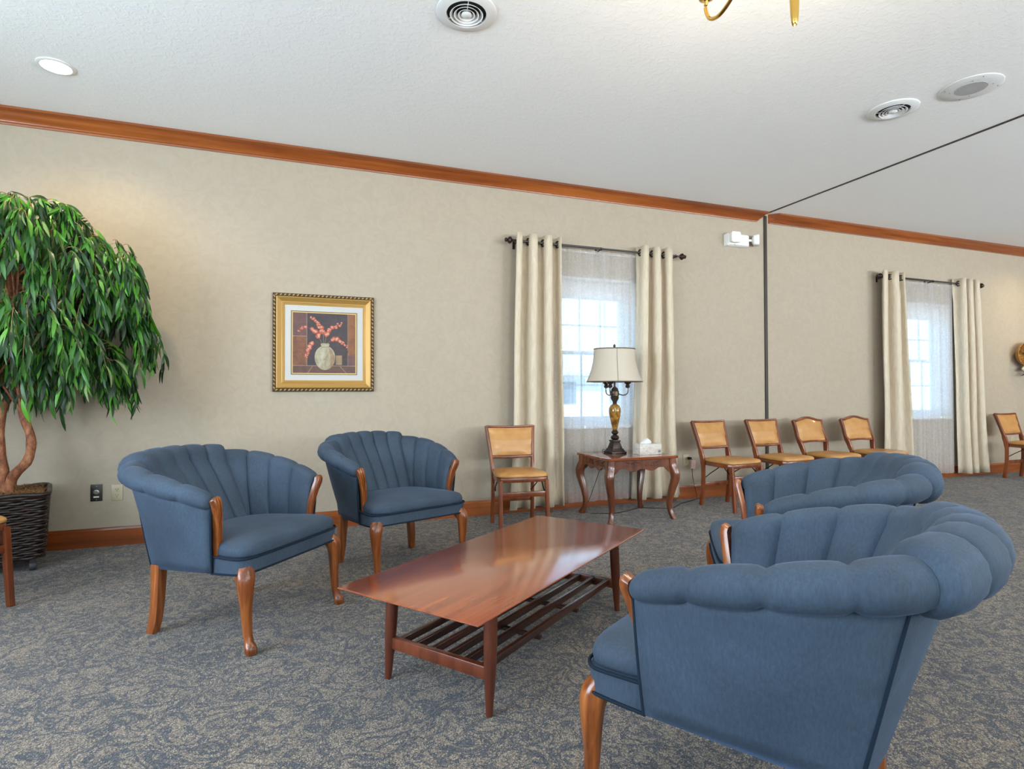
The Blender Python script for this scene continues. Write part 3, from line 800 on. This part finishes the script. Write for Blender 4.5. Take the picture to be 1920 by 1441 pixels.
# ------------------------------------------------------------------ emergency light
t=thing('emergency_light','white twin-head emergency light high on the wall left of the dark track','emergency light',(4.50,W,2.775))
m=MB(); rs=[]
for yy,ins in ((0,0),(-.060,0),(-.075,.012)): rs.append([Vector((a,yy,b)) for a,b in rrect(.29-2*ins,.135-2*ins,.012,3)])
m.rings(rs); m.build('housing', M_WHITE, t, smooth=40)
M_LENS=plain('lamp_lens',(236,236,232),.15)
for xx,rot in ((-.075,-.1),(.185,.9)):
    R_=Matrix.Rotation(rot,3,'Z'); m=MB(); rs=[]
    for yy,w_ in ((-.055,.05),(-.075,.105),(-.12,.118),(-.128,.112)): rs.append([R_@Vector((a,yy+.04,b))+Vector((xx,-.04,.012)) for a,b in rrect(w_,w_,.022,4)])
    m.rings(rs); hd=m.build('lamp_head', M_WHITE, t, smooth=40)
    m=MB(); rs=[]
    for yy,w_ in ((-.1285,.10),(-.124,.06),(-.122,.02)): rs.append([R_@Vector((a,yy+.04,b))+Vector((xx,-.04,.012)) for a,b in rrect(w_,w_,w_*.2,4)])
    m.rings(rs); m.build('reflector', M_LENS, hd)
m=MB(); m.tube([(.12,-.05,.01),(.18,-.06,.01)],.014,10); m.build('swivel', M_WHITE, t)
m=MB(); m.box((-.06,-.075,-.060),(.012,.003,.005)); m.build('indicator', plain('red_led',(170,30,20),.4), t)

# ------------------------------------------------------------------ ceiling fittings
def diffuser(label,x,y,group):
    t=thing('ceiling_vent',label,'air vent',(x,y,H),0,group)
    m=MB(); m.lathe([(.158,-.0005),(.158,-.006),(.146,-.012),(.108,-.016),(.104,-.012),(.104,-.0005)],n=48); m.build('flange', M_WHITEP, t, smooth=35)
    m=MB(); m.lathe([(.106,-.0006),(.106,-.002),(.001,-.002)],n=40); m.build('duct_opening', M_DARK, t)
    for r_ in (.086,.065,.044):
        m=MB(); rs=[]
        for a,z in ((r_,-.020),(r_-.013,-.007),(r_-.0115,-.006),(r_+.002,-.019)):
            rs.append([Vector((a*math.cos(2*PI*j/40),a*math.sin(2*PI*j/40),z)) for j in range(40)])
        rs.append(rs[0]); m.rings(rs,cap=False); m.build('louver_ring', M_WHITEP, t, smooth=40)
    m=MB(); m.lathe([(.001,-.024),(.020,-.023),(.028,-.018),(.026,-.010),(.001,-.008)],n=30); m.build('centre_cone', M_WHITEP, t, smooth=40)
    m=MB()
    for k in range(3):
        a=rad(20+120*k); m.tube([(.024*math.cos(a),.024*math.sin(a),-.010),(.105*math.cos(a),.105*math.sin(a),-.010)],.002,6)
    m.build('spokes', M_WHITEP, t)
    return t
diffuser('round white ceiling vent with ring louvers, at top centre above the coffee table',.83,2.875,'round ceiling vents')
diffuser('round white ceiling vent with ring louvers, beside the flat ceiling speaker',3.962,2.826,'round ceiling vents')
t=thing('ceiling_speaker','flat round white ceiling speaker with grey mesh centre, right of the vent','speaker',(4.155,2.438,H))
m=MB(); m.lathe([(.172,-.0005),(.172,-.004),(.165,-.007),(.096,-.009),(.001,-.009)],n=48); m.build('cover_plate', M_WHITEP, t, smooth=35)
n=NT('speaker_mesh'); vv=n.voro(190, None,'F1',0); n.base(n.ramp(vv.outputs['Distance'],[(.25,srgb(120,120,120)),(.5,srgb(205,205,205))])); n.p(Roughness=.6); M_MESH=n.m
m=MB(); m.lathe([(.090,-.0085),(.088,-.0105),(.001,-.0115)],n=40); m.build('grille', M_MESH, t)
m=MB()
for r_ in (.112,.150):
    for k in range(4):
        a=rad(35+90*k+(20 if r_>.12 else 0)); m.lathe([(.003,-.007),(.003,-.0105),(.001,-.011)],(r_*math.cos(a),r_*math.sin(a),0),8)
m.build('screws', plain('screw_grey',(120,120,120),.4,.6), t)
M_BULB=emis('warm_bulb',(1,.93,.80),14)
def downlight(label,x,y,group,power=40):
    t=thing('recessed_downlight',label,'ceiling light',(x,y,H),0,group)
    m=MB(); m.lathe([(.100,-.0005),(.100,-.004),(.092,-.008),(.080,-.008),(.076,-.003),(.076,-.0006)],n=40); m.build('trim_ring', M_WHITE, t, smooth=40)
    m=MB(); m.lathe([(.076,-.0007),(.074,-.004),(.060,-.006),(.001,-.006)],n=36); m.build('lamp', M_BULB, t)
    l=bpy.data.lights.new('downlight_beam','SPOT'); l.energy=power; l.color=(1,.80,.50); l.spot_size=rad(150); l.spot_blend=.9; l.shadow_soft_size=.07
    o=bpy.data.objects.new('downlight_beam',l); COL.objects.link(o); o.location=(0,0,-.03); o.parent=t
GD='recessed ceiling downlights'
downlight('lit round recessed downlight in the ceiling above the potted tree',-1.385,4.227,GD,75)
downlight('lit round recessed downlight beyond the right edge, above the wall basket',9.35,4.227,GD,60)

# ------------------------------------------------------------------ chandelier (only its lowest parts show)
t=thing('chandelier','polished brass chandelier hanging at the top edge, only a curved arm and bottom finial showing','chandelier',(1.759,1.630,2.50))
m=MB(); m.lathe([(.001,0),(.008,.006),(.012,.020),(.015,.05),(.0165,.10),(.018,.125)],n=24); m.build('finial', M_BRASS, t)
m=MB(); m.lathe([(.018,.12),(.030,.128),(.020,.140),(.024,.16),(.05,.20),(.065,.24),(.05,.28),(.025,.31),(.018,.34),(.03,.37),(.035,.40),(.02,.43),(.010,.46),(.010,.6),(.06,.602),(.065,.6215)],n=28); m.build('column', M_BRASS, t)
for k in range(5):
    a=rad(87.4+72*k); ca,sa=math.cos(a),math.sin(a)
    m=MB(); P=catmull([(.03,0,.36),(.12,0,.43),(.24,0,.41),(.34,0,.345),(.43,0,.318),(.50,0,.345),(.53,0,.41),(.52,0,.45)],30)
    m.tube([Vector((p.x*ca,p.x*sa,p.z)) for p in P],.0085,10)
    m.lathe([(.010,.44),(.035,.452),(.038,.458),(.014,.460),(.012,.50),(.001,.50)],(.52*ca,.52*sa,0),18); am=m.build('arm', M_BRASS, t)
    m=MB(); m.lathe([(.008,.50),(.016,.52),(.014,.545),(.003,.575)],(.52*ca,.52*sa,0),12); m.build('bulb', M_BULB, am)
l=bpy.data.lights.new('chandelier_glow','POINT'); l.energy=40; l.color=(1,.86,.66); l.shadow_soft_size=.25
o=bpy.data.objects.new('chandelier_glow',l); COL.objects.link(o); o.location=(0,0,-.15); o.parent=t

# ------------------------------------------------------------------ framed picture
PX,PZ,PS=.213,1.534,.800
t=thing('framed_picture','gold framed still life of a vase with coral blossoms, on the beige wall','picture',(PX,W,PZ))
M_GOLD=plain('gold_leaf',(178,138,74),.4,.35); M_GOLDD=plain('dark_gold_rope',(70,50,28),.5,.3); M_GOLDL=plain('light_gold',(186,156,98),.4,.35)
def square_ring(m, prof):
    # prof: (inset from outer edge, depth toward room)
    cs=[(-1,-1),(1,-1),(1,1),(-1,1)]; rs=[]
    for i in range(5):
        c=cs[i%4]; rs.append([Vector((c[0]*(PS/2-ins),-dp,c[1]*(PS/2-ins))) for ins,dp in prof])
    m.rings(rs,cap=False)
m=MB(); square_ring(m,[(0.0,.001),(0,.022),(.008,.027),(.020,.027),(.026,.020),(.026,.001),(0,.001)]); fr=m.build('frame_edge', M_GOLDD, t, smooth=30)
m=MB(); square_ring(m,[(.026,.002),(.026,.030),(.034,.034),(.056,.020),(.066,.014),(.074,.016),(.078,.012),(.084,.013),(.088,.008),(.092,.008),(.092,.002),(.026,.002)]); m.build('frame_moulding', M_GOLD, t, smooth=25)
m=MB()   # twisted rope bead
for side in range(4):
    for k in range(24):
        q=-PS/2+.013+ (PS-.026)*(k+.5)/24; d=PS/2-.013
        p=[(q,d),(d,-q),(-q,-d),(-d,q)][side]; a=[0,-PI/2,PI,PI/2][side]
        e=Vector((math.cos(a+.7),0,math.sin(a+.7)))*.011; c0=Vector((p[0],-.027,p[1]))
        m.tube([c0-e,c0-e*.5,c0+e*.5,c0+e],[.001,.005,.005,.001],6,(0,1,0))
m.build('rope_bead', M_GOLDL, t)
m=MB(); m.box((0,-.005,0),(PS-.17,.002,PS-.17)); m.build('mat', plain('mat_board',(190,188,184),.8), t)
m=MB(); PSO=PS; PS_=.800
def sqr(m,h0,h1,d):
    cs=[(-1,-1),(1,-1),(1,1),(-1,1)]; rs=[]
    for i in range(5):
        c=cs[i%4]; rs.append([Vector((c[0]*h,-dd,c[1]*h)) for h,dd in ((h0,.005),(h0,d),(h1,d),(h1,.005),(h0,.005))])
    m.rings(rs,cap=False)
m=MB(); sqr(m,.262,.257,.0075); m.build('mat_border', M_GOLDD, t, smooth=0)
m=MB(); sqr(m,.257,.248,.0070); m.build('fillet', M_GOLDL, t, smooth=0)
def paint(name,c1,c2,sc=14):
    n=NT(name); n.base(n.ramp(n.noise(sc,4,.65,dist=.8),[(.32,srgb(*c1)),(.68,srgb(*c2))])); n.p(Roughness=.45); return n.m
mats=[paint('p_plum',(46,35,40),(60,46,50)),paint('p_rust',(92,50,34),(128,78,46)),paint('p_violet',(82,54,52),(106,68,62)),paint('p_floor',(74,46,44),(100,64,50)),paint('p_vase',(124,108,80),(176,168,144),9),
      paint('p_coral',(150,56,40),(186,92,66),60),paint('p_petal',(206,160,132),(176,98,74),60),paint('p_stem',(150,128,96),(120,100,76)),paint('p_dark',(44,32,32),(64,42,38)),paint('p_orange',(136,82,38),(112,62,34)),paint('p_line',(150,126,104),(170,146,120)),paint('p_vase_side',(120,96,72),(158,128,90),9)]
m=MB()
def R4(x0,x1,z0,z1,lay,mi):
    m.cur=mi; y=-.0062-.0002*lay; h=.248
    m.add([Vector((lerp(-h,h,x0),y,lerp(-h,h,1-z1))),Vector((lerp(-h,h,x1),y,lerp(-h,h,1-z1))),Vector((lerp(-h,h,x1),y,lerp(-h,h,1-z0))),Vector((lerp(-h,h,x0),y,lerp(-h,h,1-z0)))],[(0,1,2,3)])
def POLY(pts,lay,mi):
    m.cur=mi; y=-.0062-.0002*lay; h=.248
    m.add([Vector((lerp(-h,h,a),y,lerp(-h,h,1-b))) for a,b in pts],[tuple(range(len(pts)))])
R4(0,1,0,1,0,0); R4(0,.22,0,.39,1,2); R4(0,.22,.39,.88,1,1); R4(.88,1,0,.70,1,9); R4(.88,1,.70,.88,1,2); R4(0,1,.88,1,1,3); R4(.62,.88,.39,.47,1,8); R4(.80,.86,.47,.88,1,8); R4(.66,.88,.62,.66,2,8)
R4(.215,.221,0,.88,2,10); R4(.872,.877,0,.88,2,10); R4(0,.22,.385,.392,2,10); R4(0,1,.875,.881,2,10)
R4(.68,.78,.70,.86,2,11)
POLY([(.23,1),(.235,1),(.31,.885),(.305,.885)],2,10); POLY([(.85,1),(.857,1),(.75,.885),(.743,.885)],2,10)
va=[]
for k in range(40):
    a=2*PI*k/40; va.append((.505+.165*math.cos(a)*(1-.04*math.sin(a)), .745+.205*math.sin(a)))
POLY(va,3,4)
POLY([(.52+.0,.545)]+[(.505+.165*math.cos(a),.745+.205*math.sin(a)) for a in [-PI/2+PI*.9*k/16 for k in range(17)]],4,11) if False else None
POLY([(.56,.56),(.62,.62),(.655,.70),(.665,.78),(.64,.86),(.60,.91),(.585,.90),(.60,.80),(.585,.68)],4,11)
POLY([(.45,.50),(.565,.50),(.58,.515),(.565,.56),(.45,.56),(.435,.515)],4,4); POLY([(.44,.555),(.575,.555),(.56,.572),(.455,.572)],5,11)
br=[[(.46,.51),(.40,.40),(.33,.30),(.18,.24),(.08,.31)],[(.48,.51),(.47,.33),(.42,.20),(.35,.12),(.26,.05)],[(.50,.51),(.53,.36),(.60,.26),(.70,.20),(.78,.15)],[(.52,.52),(.62,.44),(.72,.44),(.80,.50),(.86,.55)],[(.44,.50),(.32,.50),(.25,.60),(.22,.68),(.20,.75)]]
rnd=random.Random(5)
for b in br:
    P=catmull([(x,0,z) for x,z in b],30)
    for i in range(29):
        a,c=P[i],P[i+1]; POLY([(a.x,a.z),(a.x+.005,a.z),(c.x+.005,c.z),(c.x,c.z)],5,7)
    for i in range(9,31,4):
        a=P[i]; sz=lerp(.042,.016,max(0,(i-12)/18)); 
        for q in range(3):
            cx_,cz_=a.x+rnd.uniform(-.02,.02),a.z+rnd.uniform(-.02,.02); r0=sz*rnd.uniform(.6,1)
            POLY([(cx_+r0*(1+.2*math.sin(3*k))*math.cos(2*PI*k/9),cz_+r0*math.sin(2*PI*k/9)) for k in range(9)],6+q*.3,5)
            r1=r0*.55; cx_+=rnd.uniform(-.3,.3)*r0; cz_+=rnd.uniform(-.4,.2)*r0
            POLY([(cx_+r1*math.cos(2*PI*k/7),cz_+r1*.8*math.sin(2*PI*k/7)) for k in range(7)],7.5+q*.3,6)
m.build('painting', mats, t, smooth=0)

# ------------------------------------------------------------------ wall basket decoration at the right edge
t=thing('wall_basket','woven brown wall basket with dark leaves and cream flowers at the right edge','wall decor',(9.52,W,1.63))
n=NT('woven_brown'); n.base(n.ramp(n.voro(70,n.map((1,1,2))).outputs['Distance'],[(.1,srgb(74,44,18)),(.5,srgb(176,124,54))])); n.p(Roughness=.5); M_WOVEN=n.m
m=MB(); rs=[]
for r_,d in ((.02,-.01),(.10,-.015),(.17,-.05),(.20,-.10),(.205,-.11),(.20,-.112),(.165,-.060),(.09,-.030),(.01,-.025)):
    rs.append([Vector((r_*1.25*math.cos(2*PI*j/36),d,r_*.85*math.sin(2*PI*j/36))) for j in range(36)])
m.rings(rs); m.build('dish', M_WOVEN, t, smooth=50)
m=MB(); 
for k in range(36):
    a=2*PI*k/36
    m.tube([Vector((r_*1.25*math.cos(a),d,r_*.85*math.sin(a))) for r_,d in ((.03,-.030),(.09,-.036),(.165,-.066),(.203,-.116))],.004,5)
m.build('ribs', M_WOVEN, t)
rnd=random.Random(8); m=MB()
for k in range(26):
    a=rnd.uniform(0,6.28); c0=Vector((rnd.uniform(-.05,.14),-.09,rnd.uniform(-.09,.06))); d=Vector((math.cos(a),-.3,math.sin(a)))*.06
    s_=Vector((-math.sin(a),0,math.cos(a)))*.015
    m.add([c0,c0+d*.5+s_,c0+d,c0+d*.5-s_],[(0,1,2,3)])
m.build('leaves', plain('dried_leaf',(48,42,30),.7), t)
m=MB()
for k in range(9):
    c0=(rnd.uniform(-.13,.12),-.07+rnd.uniform(-.03,.01),-.185+rnd.uniform(-.03,.03)); m.lathe([(.002,-.026),(.020,-.016),(.028,0),(.020,.014),(.002,.02)],c0,10)
m.build('cream_flowers', plain('cream_petals',(236,222,190),.7), t)
m=MB()
for k in range(7):
    P=catmull([(rnd.uniform(-.02,.05),-.05,-.19),(rnd.uniform(-.12,.1),-.09,-.24),(rnd.uniform(-.16,.1),-.08,-.30)],8); m.tube(P,[.007,.007,.006,.006,.005,.005,.004,.003,.002],6)
m.build('twigs', plain('dark_twig',(40,32,26),.7), t)

# ------------------------------------------------------------------ woven planter and artificial tree
BX,BY=-1.780,4.600
t=thing('wicker_planter','square dark brown wicker planter on casters holding the leafy tree','planter',(BX,BY,0),rad(18))
n=NT('dark_wicker'); n.base(n.ramp(n.noise(26,3,.6,n.map((1,1,2))),[(.3,srgb(22,13,10)),(.6,srgb(42,26,19)),(.8,srgb(70,48,34))])); n.p(Roughness=.38, Coat_Weight=.08); M_WICK=n.m
def sqpt(q, w, r_):
    # point on a rounded square, q in 0..1
    L=rrect(w,w,r_,6); n_=len(L); tt=q*n_; i=int(tt)%n_; a=L[i]; b=L[(i+1)%n_]; k=tt-int(tt)
    return lerp(a[0],b[0],k),lerp(a[1],b[1],k)
def resample(w,r_,N):
    L=rrect(w,w,r_,6); L=[Vector((a,b,0)) for a,b in L]; n_=len(L); seg=[(L[(i+1)%n_]-L[i]).length for i in range(n_)]; tot=sum(seg); out=[]; i=0; acc=0
    for k in range(N):
        d=tot*k/N
        while acc+seg[i]<d: acc+=seg[i]; i+=1
        out.append(L[i].lerp(L[(i+1)%n_],(d-acc)/seg[i]))
    return out
m=MB(); NR=26; NP_=112
for rI in range(NR):
    q=rI/(NR-1); z=lerp(.090,.470,q); w=lerp(.435,.475,q)
    base=resample(w,.05,NP_); P=[]
    for k,p in enumerate(base):
        nr=p.normalized(); off=.007*math.sin(k*2*PI/8+ (PI if rI%2 else 0)); P.append(p+nr*off+Vector((0,0,z+.003*math.sin(k*.9+rI*2.1))))
    m.tube(P,.0088,6,(0,0,1),closed=True)
m.build('woven_body', M_WICK, t, smooth=60)
m=MB(); base=resample(.488,.05,60); P=[p+Vector((0,0,.486+.004*math.sin(k*.8))) for k,p in enumerate(base)]; m.tube(P,.014,8,(0,0,1),closed=True)
base2=resample(.478,.05,60); P=[p+Vector((0,0,.472-.004*math.sin(k*.8))) for k,p in enumerate(base2)]; m.tube(P,.012,8,(0,0,1),closed=True); m.build('rim', M_WICK, t)
m=MB(); m.rings([[Vector((a,b,z)) for a,b in rrect(w,w,.05,5)] for z,w in ((.08,.40),(.085,.415),(.455,.455),(.457,.45))]); m.build('liner', plain('liner_dark',(26,18,14),.9), t)
for sx_ in (-1,1):
    for sy_ in (-1,1):
        m=MB(); m.lathe([(.004,-.018),(.026,-.018),(.030,-.012),(.030,.012),(.026,.018),(.004,.018)],(sx_*.165,sy_*.165,.030),20,'X'); m.box((sx_*.165,sy_*.165,.072),(.030,.030,.036)); m.build('caster', plain('caster_grey',(60,60,62),.5) if (sx_,sy_)==(-1,-1) else bpy.data.materials['caster_grey'], t)
n=NT('dry_moss'); n.base(n.ramp(n.noise(70,4,.7),[(.3,srgb(92,62,34)),(.7,srgb(158,116,70))])); n.p(Roughness=.95); M_MOSS=n.m
rnd=random.Random(4); m=MB()
rs=[]
for k in range(9):
    q=1-k/8; rs.append([Vector((a*q*.44,b*q*.44,.466+.030*(1-q)+.006*math.sin(a*30+b*17))) for a,b in rrect(1,1,.12,5)])
m.rings(rs)
for k in range(420):
    x,y=rnd.uniform(-.215,.215),rnd.uniform(-.215,.215); a=rnd.uniform(0,6.28); l_=rnd.uniform(.02,.06)
    p0=Vector((x,y,.482)); P=[p0,p0+Vector((math.cos(a)*l_*.5,math.sin(a)*l_*.5,rnd.uniform(.01,.03))),p0+Vector((math.cos(a+.6)*l_,math.sin(a+.6)*l_,rnd.uniform(-.005,.02)))]
    m.tube(P,.0012,3)
o=m.build('moss', M_MOSS, t, kind='stuff')
# tree
t=thing('artificial_tree','tall leafy tree with drooping green leaves and brown twisted trunks, in the wicker planter','tree',(BX+.035,BY,.500))
n=NT('mottled_bark'); n.base(n.ramp(n.noise(24,5,.7,n.map((1,1,.5))),[(.34,srgb(78,42,26)),(.52,srgb(140,84,52)),(.70,srgb(176,128,92))])); n.p(Roughness=.75); n.bump(n.noise(40,4),.4,.006); M_BARK=n.m
trunks=[[(.03,-.06,0),(.06,-.08,.10),(.14,-.10,.20),(.155,-.10,.34),(.10,-.08,.52),(.09,-.05,.75),(.16,-.06,1.05)],
        [(-.01,-.05,0),(.0,-.06,.12),(-.02,-.06,.30),(-.015,-.05,.50),(.05,-.04,.72),(.02,-.02,1.0),(.00,0,1.45)],
        [(-.06,-.04,0),(-.08,-.06,.12),(-.11,-.06,.26),(-.17,-.05,.40),(-.18,-.03,.7),(-.22,0,1.1)]]
tp_=[]
for P in trunks:
    Q=catmull(P,26); m=MB(); m.tube(Q,[lerp(.032,.018,i/26)*(1+.07*math.sin(i*1.7)) for i in range(27)],12,(0,1,0)); m.build('trunk', M_BARK, t); tp_.append(Q)
rnd=random.Random(21)
M_TWIG=plain('twig_brown',(150,116,78),.7)
n=NT('drooping_leaf'); gi=n.n('ShaderNodeNewGeometry').outputs['Random Per Island']
c=n.ramp(gi,[(.0,srgb(24,44,24)),(.4,srgb(36,76,30)),(.68,srgb(58,116,34)),(.93,srgb(94,164,42)),(1,srgb(140,160,110))])
n.base(c); n.p(Roughness=.42); tr=n.n('ShaderNodeBsdfTranslucent'); n.l(c,tr.inputs[0]); mx=n.n('ShaderNodeMixShader'); mx.inputs[0].default_value=.22
n.l(n.b.outputs[0],mx.inputs[1]); n.l(tr.outputs[0],mx.inputs[2]); n.l(mx.outputs[0],n.out.inputs[0]); M_LEAF=n.m
leaf=MB(); twig=MB(); br=MB()
def add_leaf(p, d, ln, wd, side):
    d=d.normalized(); sd=d.cross(side).normalized()
    if sd.length<.5: sd=Vector((1,0,0))
    up=sd.cross(d)
    v=[]; N=5
    for k in range(N+1):
        q=k/N; c_=p+d*ln*q+Vector((0,0,-.22*ln*q*q))+up*.10*ln*math.sin(PI*q)
        w_=wd*math.sin(PI*min(1,q*.93+.04))**.8
        v+= [c_-sd*w_+up*w_*.25, c_, c_+sd*w_+up*w_*.25]
    f_=[]
    for k in range(N):
        a=3*k; f_+=[(a,a+1,a+4,a+3),(a+1,a+2,a+5,a+4)]
    leaf.add(v,f_)
def spray(start, out, length, drop, nleaf):
    """twig that goes out, arches and droops"""
    out=Vector(out).normalized(); pts=[]; N=12
    for k in range(N+1):
        q=k/N; h=math.sin(q*PI/2); pts.append(Vector(start)+out*length*.55*h+Vector((0,0,.10*length*math.sin(PI*min(1,q*1.6))-drop*q**1.7)))
    for p in pts:
        if p.y+BY>4.97: p.y=4.97-BY
    twig.tube(pts,[lerp(.0022,.0008,k/N) for k in range(N+1)],4)
    for k in range(nleaf):
        q=(k+.6)/nleaf; q=.12+.88*q; i=min(N-1,int(q*N)); p=pts[i].lerp(pts[i+1],q*N-i); T=(pts[i+1]-pts[i]).normalized()
        a=rnd.uniform(0,2*PI); sd=Vector((math.cos(a),math.sin(a),0))
        d=T*.55+sd*rnd.uniform(.22,.5)+Vector((0,0,-.55))
        ln=rnd.uniform(.075,.125)
        if p.y+BY+d.normalized().y*ln>4.98: d.y=-abs(d.y)
        add_leaf(p,d,ln,ln*rnd.uniform(.085,.11),Vector((rnd.uniform(-1,1),rnd.uniform(-1,-.2),rnd.uniform(-.2,.3))))
def lobe(center, rx, ry, rz, count, ang=(0,2*PI), drop=(.22,.42), nl=(13,18)):
    c0=Vector(center)
    for k in range(count):
        a=rnd.uniform(*ang); q=math.sqrt(rnd.uniform(.0,1)); e=rx*q
        x=c0.x+math.cos(a)*rx*q; y=c0.y+math.sin(a)*ry*q
        z=c0.z+rz*(1-q**3.2)+rnd.uniform(-.05,.04)
        if y+BY>4.94: y=4.94-BY
        spray((x,y,z),(math.cos(a)+rnd.uniform(-.5,.5),math.sin(a)+rnd.uniform(-.5,.5),.1),rnd.uniform(.16,.32),rnd.uniform(*drop),rnd.randint(*nl))
        if k%5==0:
            tq=rnd.choice(tp_); b0=tq[rnd.randint(17,26)]; mid=b0.lerp(Vector((x,y,z)),.6)+Vector((0,0,.12)); br.tube(catmull([b0,mid,(x,y,z)],8),[lerp(.009,.003,i/8) for i in range(9)],6)
lobe((.05,-.03,1.46),.50,.34,.42,190,drop=(.22,.42))
lobe((.44,-.02,1.16),.28,.26,.36,140,drop=(.24,.44))
lobe((.14,-.28,1.00),.32,.24,.20,100,drop=(.24,.42))
lobe((.36,-.05,.84),.26,.20,.12,48,drop=(.20,.38))
lobe((-.42,-.05,1.10),.36,.30,.45,80,drop=(.3,.55))
lobe((-.05,-.15,.80),.22,.2,.05,12,drop=(.25,.36))
lobe((.52,-.02,1.50),.20,.20,.14,26,drop=(.25,.45))
for k in range(16):
    spray((.02+.05*k-.3,-.08+rnd.uniform(-.15,.1),1.84-.012*k+rnd.uniform(0,.05)),(rnd.uniform(-1,1.3),rnd.uniform(-.5,.2),1.0),.30,rnd.uniform(-.02,.12),11)
br.build('branches', M_BARK, t); twig.build('twigs', M_TWIG, t); leaf.build('foliage', M_LEAF, t, smooth=60)

# ------------------------------------------------------------------ outside, seen through the sheers
m=MB(); m.bb((-25,W+.6,-.35),(45,60,-.30)); m.build('ground', plain('pale_pavement',(196,196,196),.9), kind='structure')
t=thing('neighbour_house','pale neighbouring house with a grey gabled roof seen through the sheers','building',(9,24,-.3))
m=MB(); m.bb((-9,0,0),(9,8,2.3)); m.build('walls', plain('pale_siding',(214,212,208),.8), t)
m=MB(); m.rings([[Vector((xx,yy,z)) for yy,z in ((-.5,2.2),(4,3.4),(8.5,2.2),(8.5,2.35),(4,3.6),(-.5,2.35))] for xx in (-9.5,9.5)]); m.build('roof', plain('grey_shingles',(190,190,196),.9), t, smooth=0)
m=MB()
for k in range(5): m.bb((-7+3*k,-.05,.9),(-5.8+3*k,.02,1.9))
m.build('windows', plain('house_glass',(90,104,120),.2), t, smooth=0)
